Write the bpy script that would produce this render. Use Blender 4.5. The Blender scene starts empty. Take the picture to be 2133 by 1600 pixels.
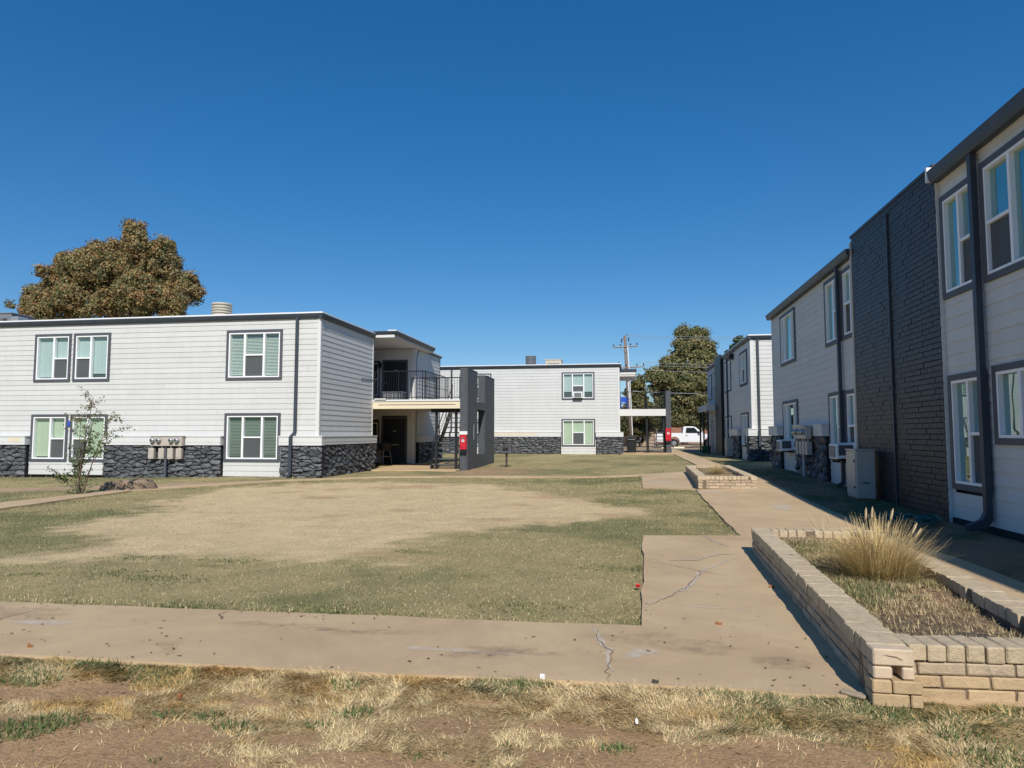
import bpy, bmesh, math, random
import numpy as np
from mathutils import Vector, Matrix
R = math.radians
S = bpy.context.scene
C = S.collection

# ------------------------------------------------------------------ camera, sky, sun, exposure
F_PX, PITCH, YAW = 1440.0, R(4.13), R(9.26)
cam = bpy.data.cameras.new('camera'); cam.sensor_width = 36.0; cam.lens = 36.0 * F_PX / 2133.0
cam.clip_start = 0.05; cam.clip_end = 3000
co = bpy.data.objects.new('camera', cam); C.objects.link(co); S.camera = co
co.location = (0, 0, 1.5); co.rotation_euler = (R(90) + PITCH, 0, YAW)

SUN = Vector((0.265, -1.13, 1.0)).normalized()          # towards the sun
EL = math.asin(SUN.z); AZ = math.atan2(SUN.x, SUN.y)
w = bpy.data.worlds.new('World'); S.world = w; w.use_nodes = True
nt = w.node_tree; nt.nodes.clear()
sky = nt.nodes.new('ShaderNodeTexSky'); sky.sky_type = 'NISHITA'; sky.sun_disc = False
sky.sun_elevation = EL; sky.sun_rotation = AZ
sky.altitude = 350; sky.air_density = 1.0; sky.dust_density = 0.0; sky.ozone_density = 6.0
bg = nt.nodes.new('ShaderNodeBackground'); bg.inputs['Strength'].default_value = 0.15
hs = nt.nodes.new('ShaderNodeHueSaturation'); hs.inputs['Saturation'].default_value = 1.46; hs.inputs['Hue'].default_value = 0.505
gm = nt.nodes.new('ShaderNodeGamma'); gm.inputs['Gamma'].default_value = 0.74
wo = nt.nodes.new('ShaderNodeOutputWorld')
nt.links.new(sky.outputs[0], gm.inputs[0]); nt.links.new(gm.outputs[0], hs.inputs['Color']); nt.links.new(hs.outputs[0], bg.inputs[0]); nt.links.new(bg.outputs[0], wo.inputs[0])
sl = bpy.data.lights.new('sun', 'SUN'); sl.energy = 4.4; sl.angle = R(0.53); sl.color = (1.0, 0.95, 0.87)
so = bpy.data.objects.new('sun', sl); C.objects.link(so); so.rotation_euler = SUN.to_track_quat('Z', 'Y').to_euler()
so.location = (0, -20, 40)
S.view_settings.view_transform = 'Standard'; S.view_settings.look = 'None'
S.view_settings.exposure = 0.08; S.view_settings.gamma = 1.0; S.view_settings.use_curve_mapping = False

# ------------------------------------------------------------------ materials
def nodes(name):
    m = bpy.data.materials.new(name); m.use_nodes = True
    t = m.node_tree; p = t.nodes['Principled BSDF']
    return m, t, p
def N(t, kind, **kw):
    n = t.nodes.new(kind)
    for k, v in kw.items():
        if k in n.inputs: n.inputs[k].default_value = v
        else: setattr(n, k, v)
    return n
def mat(name, col, rough=0.7, metal=0.0, var=0.12, scale=3.0, bump=0.0, bscale=40.0, rnd=0.0, spec=0.35, stretch=(1, 1, 1), stain=None, stain_scale=1.2, stain_lo=0.5, stain_hi=0.75):
    """Paint, wood, stone... : base colour with noise, a per-object shift, optional stains and a fine bump."""
    m, t, p = nodes(name); L = t.links.new
    tc = N(t, 'ShaderNodeTexCoord'); mp = N(t, 'ShaderNodeMapping'); mp.inputs['Scale'].default_value = stretch
    geo = N(t, 'ShaderNodeNewGeometry'); L(geo.outputs['Position'], mp.inputs[0])
    nz = N(t, 'ShaderNodeTexNoise', Scale=scale, Detail=6.0, Roughness=0.65); L(mp.outputs[0], nz.inputs['Vector'])
    mr = N(t, 'ShaderNodeMapRange'); L(nz.outputs['Fac'], mr.inputs[0])
    mr.inputs[1].default_value = 0.25; mr.inputs[2].default_value = 0.75; mr.inputs[3].default_value = 1 - var; mr.inputs[4].default_value = 1 + var
    val = mr.outputs[0]
    if rnd:
        oi = N(t, 'ShaderNodeObjectInfo'); m2 = N(t, 'ShaderNodeMapRange'); L(oi.outputs['Random'], m2.inputs[0])
        m2.inputs[3].default_value = 1 - rnd; m2.inputs[4].default_value = 1 + rnd
        mu = N(t, 'ShaderNodeMath', operation='MULTIPLY'); L(val, mu.inputs[0]); L(m2.outputs[0], mu.inputs[1]); val = mu.outputs[0]
    vm = N(t, 'ShaderNodeVectorMath', operation='SCALE'); vm.inputs[0].default_value = col[:3]; L(val, vm.inputs['Scale'])
    out = vm.outputs[0]
    if stain:
        n2 = N(t, 'ShaderNodeTexNoise', Scale=stain_scale, Detail=8.0, Roughness=0.7, Distortion=0.6); L(geo.outputs['Position'], n2.inputs['Vector'])
        r2 = N(t, 'ShaderNodeMapRange'); L(n2.outputs['Fac'], r2.inputs[0]); r2.inputs[1].default_value = stain_lo; r2.inputs[2].default_value = stain_hi
        mx = N(t, 'ShaderNodeMix', data_type='RGBA'); L(r2.outputs[0], mx.inputs[0]); L(out, mx.inputs[6]); mx.inputs[7].default_value = (*stain, 1); out = mx.outputs[2]
    L(out, p.inputs['Base Color'])
    p.inputs['Roughness'].default_value = rough; p.inputs['Metallic'].default_value = metal; p.inputs['Specular IOR Level'].default_value = spec
    if bump:
        n3 = N(t, 'ShaderNodeTexNoise', Scale=bscale, Detail=5.0, Roughness=0.7); L(mp.outputs[0], n3.inputs['Vector'])
        b = N(t, 'ShaderNodeBump', Strength=bump, Distance=0.02); L(n3.outputs['Fac'], b.inputs['Height']); L(b.outputs[0], p.inputs['Normal'])
    return m
def mat_attr(name, rough=0.9, var=0.25, scale=60.0, bump=0.3, bscale=80.0, trans=0.0):
    """Colour carried by the mesh itself (leaves, blades, soil) with fine grain on top."""
    m, t, p = nodes(name); L = t.links.new
    a = N(t, 'ShaderNodeVertexColor', layer_name='Col'); geo = N(t, 'ShaderNodeNewGeometry')
    out = a.outputs[0]
    if var:
        nz = N(t, 'ShaderNodeTexNoise', Scale=scale, Detail=5.0, Roughness=0.75); L(geo.outputs['Position'], nz.inputs['Vector'])
        mr = N(t, 'ShaderNodeMapRange'); L(nz.outputs['Fac'], mr.inputs[0]); mr.inputs[1].default_value = 0.25; mr.inputs[2].default_value = 0.75
        mr.inputs[3].default_value = 1 - var; mr.inputs[4].default_value = 1 + var
        vm = N(t, 'ShaderNodeVectorMath', operation='SCALE'); L(out, vm.inputs[0]); L(mr.outputs[0], vm.inputs['Scale']); out = vm.outputs[0]
    L(out, p.inputs['Base Color']); p.inputs['Roughness'].default_value = rough; p.inputs['Specular IOR Level'].default_value = 0.2
    if bump:
        n3 = N(t, 'ShaderNodeTexNoise', Scale=bscale, Detail=6.0, Roughness=0.7); L(geo.outputs['Position'], n3.inputs['Vector'])
        b = N(t, 'ShaderNodeBump', Strength=bump, Distance=0.03); L(n3.outputs['Fac'], b.inputs['Height']); L(b.outputs[0], p.inputs['Normal'])
    if trans:
        tr = N(t, 'ShaderNodeBsdfTranslucent'); L(out, tr.inputs[0]); ms = N(t, 'ShaderNodeMixShader'); ms.inputs[0].default_value = trans
        o = t.nodes['Material Output']; L(p.outputs[0], ms.inputs[1]); L(tr.outputs[0], ms.inputs[2]); L(ms.outputs[0], o.inputs[0])
    return m
def mat_glass(name, tint, ior=1.7, rough=0.015):
    m, t, p = nodes(name); L = t.links.new; o = t.nodes['Material Output']; t.nodes.remove(p)
    tr = N(t, 'ShaderNodeBsdfTransparent'); tr.inputs[0].default_value = (*tint, 1)
    gl = N(t, 'ShaderNodeBsdfGlossy'); gl.inputs['Roughness'].default_value = rough; gl.inputs[0].default_value = (.75, .96, .93, 1)
    geo = N(t, 'ShaderNodeNewGeometry'); f0 = ((ior - 1) / (ior + 1)) ** 2 * 1.8
    dt = N(t, 'ShaderNodeVectorMath', operation='DOT_PRODUCT'); L(geo.outputs['Normal'], dt.inputs[0]); L(geo.outputs['Incoming'], dt.inputs[1])
    ab = N(t, 'ShaderNodeMath', operation='ABSOLUTE'); L(dt.outputs['Value'], ab.inputs[0]); iv = N(t, 'ShaderNodeMath', operation='SUBTRACT'); iv.inputs[0].default_value = 1.0; L(ab.outputs[0], iv.inputs[1])
    pw = N(t, 'ShaderNodeMath', operation='POWER'); pw.inputs[1].default_value = 5.0; L(iv.outputs[0], pw.inputs[0]); fr = N(t, 'ShaderNodeMath', operation='MULTIPLY_ADD'); fr.inputs[1].default_value = 1 - f0; fr.inputs[2].default_value = f0; L(pw.outputs[0], fr.inputs[0])
    nz = N(t, 'ShaderNodeTexNoise', Scale=1.3, Detail=1.0); L(geo.outputs['Position'], nz.inputs['Vector'])
    b = N(t, 'ShaderNodeBump', Strength=0.05, Distance=0.05); L(nz.outputs['Fac'], b.inputs['Height']); L(b.outputs[0], gl.inputs['Normal'])
    ms = N(t, 'ShaderNodeMixShader'); L(fr.outputs[0], ms.inputs[0]); L(tr.outputs[0], ms.inputs[1]); L(gl.outputs[0], ms.inputs[2]); L(ms.outputs[0], o.inputs[0])
    return m
def mat_mesh(name, col, alpha):
    m, t, p = nodes(name); L = t.links.new; o = t.nodes['Material Output']
    p.inputs['Base Color'].default_value = (*col, 1); p.inputs['Roughness'].default_value = 0.8
    tr = N(t, 'ShaderNodeBsdfTransparent'); ms = N(t, 'ShaderNodeMixShader'); ms.inputs[0].default_value = alpha
    L(tr.outputs[0], ms.inputs[1]); L(p.outputs[0], ms.inputs[2]); L(ms.outputs[0], o.inputs[0])
    return m
M = {}
M['siding'] = mat('siding', (.585, .585, .565), .62, var=.045, scale=1.3, bump=.10, bscale=30, rnd=.03, stretch=(2.5, 2.5, .5), stain=(.50, .475, .42), stain_scale=.9, stain_lo=.56, stain_hi=.95)
M['white'] = mat('white_trim', (.65, .65, .63), .55, var=.05, scale=4, bump=.05)
M['vinyl'] = mat('white_vinyl', (.85, .85, .85), .4, var=.02)
M['casing'] = mat('casing_paint', (.085, .09, .105), .6, var=.12, scale=5, bump=.08)
M['gutter'] = mat('gutter_paint', (.045, .055, .07), .5, var=.15, scale=2)
M['sheath'] = mat('sheathing', (.08, .08, .08), .9)
M['roof'] = mat('roof_membrane', (.55, .55, .55), .8, var=.1)
M['flash'] = mat('roof_flashing', (.8, .8, .8), .4, var=.05)
M['stone'] = mat('charcoal_stone', (.092, .096, .102), .5, var=.5, scale=9, bump=.5, bscale=22, rnd=.22, spec=.5)
M['mortar'] = mat('charcoal_mortar', (.022, .024, .027), .9, bump=.4)
M['dbrick'] = mat('charcoal_brick', (.022, .0235, .026), .48, var=.25, scale=6, bump=.35, bscale=35, rnd=.18, spec=.5)
M['pbrick'] = mat('pillar_brick', (.088, .095, .105), .6, var=.2, scale=6, bump=.35, bscale=35, rnd=.1)
M['cream'] = mat('cream_primer', (.70, .615, .445), .6, var=.06)
M['slat'] = mat('blind_slat', (.60, .615, .57), .6, var=.04)
M['shade'] = mat('window_shade', (.52, .55, .43), .7, var=.05, scale=1.5)
M['shadeb'] = mat('pale_shade', (.50, .545, .55), .7, var=.05, scale=1.5)
M['skyblind'] = mat('blind_sky_reflection', (.14, .32, .34), .7, var=.12, scale=1.5)  # blinds coloured dark teal for shade and the sky reflected in the glass
M['slatd'] = mat('dark_blind_slat', (.22, .25, .22), .6, var=.08)
M['curtain'] = mat('dark_curtain', (.05, .055, .06), .8, var=.3)
M['glass'] = mat_glass('window_glass', (.84, .915, .885), 1.5)
M['coated'] = mat_glass('coated_glass', (.60, .80, .80), 2.4)
M['screen'] = mat_mesh('insect_screen', (.11, .12, .125), .62)
M['door'] = mat('door_paint', (.022, .026, .034), .45, var=.15)
M['metal_dark'] = mat('black_steel', (.02, .021, .024), .45, var=.3, scale=8)
M['tread'] = mat('worn_steel_tread', (.10, .105, .11), .5, var=.4, scale=6)
M['steel'] = mat('galvanised', (.42, .43, .43), .4, .6, var=.15)
M['beige'] = mat('beige_enamel', (.47, .42, .36), .5, var=.12, scale=5, stain=(.28, .21, .15), stain_scale=3, stain_lo=.62, stain_hi=.9)
M['tanmetal'] = mat('tan_condenser', (.50, .45, .36), .5, var=.1)
M['greymetal'] = mat('grey_condenser', (.17, .18, .19), .5, var=.1)
M['cabinet'] = mat('cabinet_grey', (.40, .40, .37), .33, var=.08, scale=3, stain=(.3, .26, .2), stain_lo=.66, stain_hi=.95)
M['rust'] = mat('rusty_base', (.30, .13, .05), .8, var=.3)
M['red'] = mat('red_enamel', (.52, .02, .035), .35, var=.12, scale=8)
M['black'] = mat('black_plastic', (.012, .013, .014), .45, var=.2)
M['blue'] = mat('blue_plastic', (.03, .10, .50), .4, var=.1)
M['green'] = mat('green_plastic', (.02, .16, .07), .4, var=.15)
M['hose'] = mat('teal_hose', (.01, .12, .11), .35, var=.2)
M['truck'] = mat('truck_paint', (.74, .76, .78), .22, var=.03, spec=.6)
M['carglass'] = mat('car_glass', (.02, .025, .03), .08, spec=.8)
M['rubber'] = mat('tyre_rubber', (.018, .018, .018), .85)
M['rim'] = mat('wheel_rim', (.35, .36, .37), .35, .7)
M['pole'] = mat('weathered_pole', (.20, .16, .13), .9, var=.3, scale=6, bump=.3)
M['wood'] = mat('grey_wood', (.36, .28, .20), .85, var=.25, scale=8, bump=.3)
M['bark'] = mat('bark', (.15, .11, .085), .95, var=.35, scale=8, bump=.8, bscale=20)
M['stumpw'] = mat('rotten_stump', (.25, .18, .125), .95, var=.4, scale=6, bump=1.0, bscale=18, stain=(.13, .105, .07), stain_scale=5, stain_lo=.52, stain_hi=.7)
M['concrete'] = mat('tan_concrete', (.565, .415, .245), .85, var=.10, scale=1.6, bump=.5, bscale=160, stain=(.47, .325, .195), stain_scale=.55, stain_lo=.44, stain_hi=.66)
M['patch'] = mat('crack_filler', (.49, .405, .31), .9, var=.25, scale=12, bump=.3)
M['crack'] = mat('dark_crack', (.2, .145, .1), .95, var=.3, scale=20)
def mat_stain(name, col, k):
    m, t, p = nodes(name); L = t.links.new; o = t.nodes['Material Output']; p.inputs['Base Color'].default_value = (*col, 1); p.inputs['Roughness'].default_value = .9
    a = N(t, 'ShaderNodeVertexColor', layer_name='Col'); geo = N(t, 'ShaderNodeNewGeometry'); nz = N(t, 'ShaderNodeTexNoise', Scale=7.0, Detail=8.0, Roughness=.75); L(geo.outputs['Position'], nz.inputs['Vector'])
    mr = N(t, 'ShaderNodeMapRange'); L(nz.outputs['Fac'], mr.inputs[0]); mr.inputs[1].default_value = .38; mr.inputs[2].default_value = .62; mu = N(t, 'ShaderNodeMath', operation='MULTIPLY'); L(mr.outputs[0], mu.inputs[0]); L(a.outputs[0], mu.inputs[1])
    m2 = N(t, 'ShaderNodeMath', operation='MULTIPLY'); m2.inputs[1].default_value = k; m2.use_clamp = True; L(mu.outputs[0], m2.inputs[0]); tr = N(t, 'ShaderNodeBsdfTransparent'); ms = N(t, 'ShaderNodeMixShader'); L(m2.outputs[0], ms.inputs[0]); L(tr.outputs[0], ms.inputs[1]); L(p.outputs[0], ms.inputs[2]); L(ms.outputs[0], o.inputs[0]); return m
M['lime'] = mat_stain('white_spill', (.66, .58, .48), .9)
M['stain'] = mat_stain('dark_stain', (.36, .26, .175), .3)
M['damp'] = mat_stain('brown_stain', (.36, .265, .18), .6)
M['pale'] = mat('planter_brick', (.46, .36, .25), .85, var=.22, scale=14, bump=.7, bscale=70, rnd=.18, stain=(.17, .14, .115), stain_scale=16, stain_lo=.55, stain_hi=.8)
M['cap'] = mat('planter_cap', (.55, .44, .295), .9, var=.22, scale=16, bump=.7, bscale=60, rnd=.06, stain=(.27, .23, .18), stain_scale=22, stain_lo=.58, stain_hi=.8)
M['newbrick'] = mat('clean_brick', (.58, .46, .33), .8, var=.12, scale=10, bump=.3, rnd=.05, stain=(.36, .22, .11), stain_scale=9, stain_lo=.6, stain_hi=.75)
M['tanbrick'] = mat('tan_brick', (.50, .365, .215), .85, var=.18, scale=12, bump=.5, bscale=60, rnd=.08, stain=(.28, .19, .11), stain_scale=14, stain_lo=.6, stain_hi=.85)
M['grout'] = mat('brick_mortar', (.18, .135, .095), .95, var=.2, bump=.4)
M['leaf'] = mat_attr('foliage', .6, var=0, bump=0, trans=.22)
M['blade'] = mat_attr('grass_blades', .75, var=0, bump=0, trans=.15)
M['soil'] = mat_attr('ground_soil', .95, var=.42, scale=34, bump=.7, bscale=55)
M['shingle'] = mat('grey_shingles', (.20, .175, .16), .9, var=.2, scale=4)
M['redbrick'] = mat('far_brick', (.30, .15, .10), .9, var=.2)
M['paper'] = mat('paper', (.75, .74, .72), .8, var=.05)
M['seed'] = mat('seed_head', (.58, .45, .27), .9, var=.15, scale=60, bump=.6, bscale=300)
M['coal'] = mat('charred_wood', (.06, .05, .045), .95, var=.4)
M['number'] = mat('door_number', (.55, .56, .58), .4, .3)
M['soffit'] = mat('soffit_paint', (.60, .56, .52), .7, var=.06)

# ------------------------------------------------------------------ helpers
def tag(o, label=None, cat=None, group=None, kind=None):
    if label: o['label'] = label
    if cat: o['category'] = cat
    if group: o['group'] = group
    if kind: o['kind'] = kind
    return o
def empty(name, loc, label=None, cat=None, group=None, rz=0.0):
    o = bpy.data.objects.new(name, None); C.objects.link(o); o.location = loc; o.rotation_euler = (0, 0, rz); o.empty_display_size = .2
    return tag(o, label, cat, group)
class Fr:
    """A frame on a wall: u runs along it (to the right seen from outside), d outwards, z up."""
    def __init__(s, o, U, Nn): s.o = Vector(o); s.U = Vector(U); s.N = Vector(Nn)
    def p(s, u, d, z): return s.o + s.U * u + s.N * d + Vector((0, 0, z))
W0 = Fr((0, 0, 0), (1, 0, 0), (0, 1, 0))
def PX(o):  # parent chain offset (things are unrotated when built)
    v = Vector((0, 0, 0))
    while o is not None: v += o.location; o = o.parent
    return v
class MB:
    def __init__(s): s.v = []; s.f = []
    def add(s, vs, fs):
        b = len(s.v); s.v += [tuple(x) for x in vs]; s.f += [tuple(i + b for i in f) for f in fs]; return s
    def box(s, u0, u1, d0, d1, z0, z1, F=W0):
        q = [F.p(u, d, z) for z in (z0, z1) for d in (d0, d1) for u in (u0, u1)]
        return s.add(q, [(0, 2, 3, 1), (4, 5, 7, 6), (0, 1, 5, 4), (2, 6, 7, 3), (0, 4, 6, 2), (1, 3, 7, 5)])
    def prism(s, prof, axis0, axis1, fn):
        """prof: 2D points; fn(a,b,t) -> point; extruded from axis0 to axis1"""
        n = len(prof)
        q = [fn(a, b, axis0) for a, b in prof] + [fn(a, b, axis1) for a, b in prof]
        return s.add(q, [tuple(range(n)), tuple(range(2 * n - 1, n - 1, -1))] + [(i, (i + 1) % n, n + (i + 1) % n, n + i) for i in range(n)])
    def tube(s, pts, r, n=6, r1=None, cap=True):
        pts = [Vector(p) for p in pts]; b = len(s.v); k = len(pts); up = None
        for i, p in enumerate(pts):
            t = (pts[min(i + 1, k - 1)] - pts[max(i - 1, 0)])
            t = t.normalized() if t.length > 1e-9 else Vector((0, 0, 1))
            if up is None or abs(up.dot(t)) > .95: up = Vector((0, 0, 1)) if abs(t.z) < .9 else Vector((1, 0, 0))
            a = t.cross(up).normalized(); c = a.cross(t).normalized(); up = c
            rr = r if r1 is None else r + (r1 - r) * i / max(k - 1, 1)
            for j in range(n):
                g = 2 * math.pi * j / n; s.v.append(tuple(p + a * (math.cos(g) * rr) + c * (math.sin(g) * rr)))
        for i in range(k - 1):
            for j in range(n):
                s.f.append((b + i * n + j, b + i * n + (j + 1) % n, b + (i + 1) * n + (j + 1) % n, b + (i + 1) * n + j))
        if cap:
            s.f.append(tuple(b + j for j in range(n))[::-1]); s.f.append(tuple(b + (k - 1) * n + j for j in range(n)))
        return s
    def lathe(s, prof, c, n=16, axis='z'):
        """prof: (r, h) list along the axis"""
        b = len(s.v); c = Vector(c)
        for r, h in prof:
            for j in range(n):
                g = 2 * math.pi * j / n; x, y = r * math.cos(g), r * math.sin(g)
                s.v.append(tuple(c + (Vector((x, y, h)) if axis == 'z' else Vector((x, -h, y)) if axis == 'y' else Vector((-h, x, y)))))
        for i in range(len(prof) - 1):
            for j in range(n):
                s.f.append((b + i * n + j, b + i * n + (j + 1) % n, b + (i + 1) * n + (j + 1) % n, b + (i + 1) * n + j))
        s.f.append(tuple(b + j for j in range(n))[::-1]); s.f.append(tuple(b + (len(prof) - 1) * n + j for j in range(n)))
        return s
    def build(s, name, m, parent=None, smooth=False, bevel=0.0, recalc=True):
        off = PX(parent); me = bpy.data.meshes.new(name)
        me.from_pydata([tuple(Vector(v) - off) for v in s.v], [], s.f)
        bm = bmesh.new(); bm.from_mesh(me)
        if recalc: bmesh.ops.recalc_face_normals(bm, faces=bm.faces)
        if bevel: bmesh.ops.bevel(bm, geom=bm.edges[:], offset=bevel, segments=1, affect='EDGES', clamp_overlap=True)
        bm.to_mesh(me); bm.free()
        if smooth: me.polygons.foreach_set('use_smooth', [True] * len(me.polygons))
        me.materials.append(M[m]); o = bpy.data.objects.new(name, me); C.objects.link(o); o.parent = parent
        return o
def mesh_np(name, v, f, m, col=None, parent=None, smooth=False):
    v = np.asarray(v, np.float32); f = np.asarray(f, np.int32); k = f.shape[1]
    if parent is not None: v = v - np.array(PX(parent), np.float32)
    me = bpy.data.meshes.new(name); me.vertices.add(len(v)); me.vertices.foreach_set('co', v.ravel())
    me.loops.add(f.size); me.loops.foreach_set('vertex_index', f.ravel()); me.polygons.add(len(f))
    me.polygons.foreach_set('loop_start', np.arange(0, f.size, k, dtype=np.int32)); me.update(calc_edges=True)
    if smooth: me.polygons.foreach_set('use_smooth', np.ones(len(f), bool))
    if col is not None:
        a = me.color_attributes.new('Col', 'FLOAT_COLOR', 'POINT'); c4 = np.ones((len(v), 4), np.float32); c4[:, :3] = col; a.data.foreach_set('color', c4.ravel())
    me.materials.append(M[m]); o = bpy.data.objects.new(name, me); C.objects.link(o); o.parent = parent
    return o
def sm(a, b, x):
    t = np.clip((np.asarray(x, float) - a) / (b - a), 0, 1); return t * t * (3 - 2 * t)
def gz(x, y):
    """height of the ground"""
    k = sm(-2, 4.5, x)
    return .28 * sm(11, 24, y) * k + .22 * sm(26, 44, y) * (1 - k) - .10 * sm(-13, -20, x) * (1 - sm(30, 40, y)) - .03 * sm(4.2, 3.9, y)
def gzf(x, y): return float(gz(x, y))
def copy_tree(o, parent=None):
    c = o.copy(); C.objects.link(c); c.parent = parent
    for ch in list(o.children): copy_tree(ch, c)
    return c
def vnoise(x, y, seed=0):
    x = np.asarray(x, float); y = np.asarray(y, float); xi = np.floor(x).astype(np.int64); yi = np.floor(y).astype(np.int64); xf = x - xi; yf = y - yi
    def h(a, b):
        n = (a * 374761393 + b * 668265263 + seed * 982451653) & 0xffffffff
        n = ((n ^ (n >> 13)) * 1274126177) & 0xffffffff; return ((n ^ (n >> 16)) & 0xffff) / 65535.0
    u = xf * xf * (3 - 2 * xf); v = yf * yf * (3 - 2 * yf)
    return (h(xi, yi) * (1 - u) + h(xi + 1, yi) * u) * (1 - v) + (h(xi, yi + 1) * (1 - u) + h(xi + 1, yi + 1) * u) * v
def fbm(x, y, seed=0, o=4):
    s = 0; a = .5; t = 0
    for i in range(o): s = s + a * vnoise(x * 2 ** i, y * 2 ** i, seed + i * 17); t += a; a *= .55
    return s / t
def in_poly(x, y, P):
    x = np.asarray(x); y = np.asarray(y); r = np.zeros(x.shape, bool); n = len(P)
    for i in range(n):
        x0, y0 = P[i]; x1, y1 = P[(i + 1) % n]
        if y0 == y1: continue
        r ^= ((y0 > y) != (y1 > y)) & (x < (x1 - x0) * (y - y0) / (y1 - y0) + x0)
    return r
def dist_poly(x, y, P):
    d = np.full(np.shape(x), 1e9); n = len(P)
    for i in range(n):
        x0, y0 = P[i]; x1, y1 = P[(i + 1) % n]; dx, dy = x1 - x0, y1 - y0
        t = np.clip(((x - x0) * dx + (y - y0) * dy) / (dx * dx + dy * dy + 1e-12), 0, 1)
        d = np.minimum(d, np.hypot(x - x0 - t * dx, y - y0 - t * dy))
    return np.where(in_poly(x, y, P), -d, d)

# ------------------------------------------------------------------ the ground and the paths
random.seed(4); rng = np.random.default_rng(4)
WALK = [(-32, 3.62), (-4.23, 4.19), (1.42, 4.33), (4.0, 4.42), (3.85, 12), (3.8, 26), (3.85, 60), (2.95, 60), (2.85, 27), (2.75, 24.9), (.62, 24.7), (-4.5, 24.55), (-8.4, 23.6),
        (-8.5, 23.0), (-4.5, 23.85), (.52, 23.9), (.45, 18.95), (1.75, 18.1), (1.66, 10.7), (.25, 10.48), (.11, 5.6), (-5.52, 5.47), (-32, 4.9)]
PATHL = [(-32, -1.5), (-20, 5.3), (-12.35, 11.9), (-12.9, 16.6), (-10.7, 20.75), (-8.5, 22.98), (-8.4, 23.62), (-10.9, 21.5), (-13.35, 17.4), (-13.5, 12.9), (-20, 7.0), (-32, -.4)]
PAD = [(-10.55, 27.35), (-6.76, 27.4), (-6.76, 33.9), (-10.55, 33.9)]
PATHU = [(-32, 16.2), (-17, 16.4), (-13.4, 18.2), (-10.6, 21.2), (-10.75, 21.35), (-13.7, 19.2), (-17, 17.7), (-32, 17.2)]
PAD2 = [(-.25, 44.0), (3.6, 43.6), (3.6, 49), (-.25, 49)]
TAN = [(-7.08, 7.38), (-7.55, 8.4), (-9.29, 11.24), (-10.78, 14.77), (-10.76, 18.72), (-7.62, 21.32), (-4.25, 20.17), (-1.39, 16.55), (-0.04, 14.03), (-0.12, 12.18), (-1.22, 11.61), (-2.48, 10.38), (-2.92, 9.16), (-3.16, 8.19), (-4.13, 7.65), (-5.07, 7.88), (-5.72, 7.61), (-6.44, 7.18)]
CONC = [WALK, PATHL, PAD, PAD2]
PL1 = [(1.36, 4.32), (2.72, 4.4), (3.02, 9.33), (1.58, 9.3)]
PL2 = [(1.80, 18.0), (3.22, 18.1), (3.46, 24.4), (2.02, 24.2)]
LAWN = [(-30, 5.0), (-5.5, 5.5), (.1, 5.6), (.25, 10.5), (1.66, 10.7), (1.75, 18.1), (.45, 19), (.52, 24), (-4.5, 24), (-8.5, 23), (-10.7, 20.8), (-13, 16.6), (-12.4, 12), (-20, 5.3)]
DIRTS = [(-2.6, 3.12, .85, .36), (-3.14, 3.84, .30, .16), (-3.6, 3.69, .32, .13), (-.94, 3.70, .26, .15), (-.82, 4.0, .2, .06), (.2, 3.42, .95, .22), (-.14, 3.69, .44, .10), (-1.70, 3.38, .2, .1), (.91, 3.70, .34, .11), (-1.19, 3.2, .4, .09), (-2.14, 3.78, .16, .07), (-4.6, 3.5, .6, .1), (0, 2.5, 7, .45)]
def dirtmask(x, y):
    d = np.full(np.shape(x), 9.0)
    for cx, cy, a, b in DIRTS: d = np.minimum(d, np.hypot((x - cx) / a, (y - cy) / b))
    n = fbm(x * 2.2, y * 5, 3) - .5
    return sm(1.25, .75, d + n * 1.5)
def tanmask(x, y):
    d = dist_poly(x, y, TAN); return sm(.4, -.5, d * .9 + (fbm(x * .8, y * .8, 9) - .5) * 2.2 + (fbm(x * 5, y * 5, 12, 2) - .5) * .9)
def greenmask(x, y):
    return sm(.40, .66, fbm(x * .45 + 3, y * .45, 21) * .75 + fbm(x * 2.5, y * 2.5, 23) * .25)
cT = np.array([.62, .47, .265]); cG = np.array([.225, .205, .093]); cY = np.array([.37, .30, .145]); cD = np.array([.42, .265, .14]); cS = np.array([.45, .315, .15]); cR = np.array([.32, .185, .105])
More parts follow.
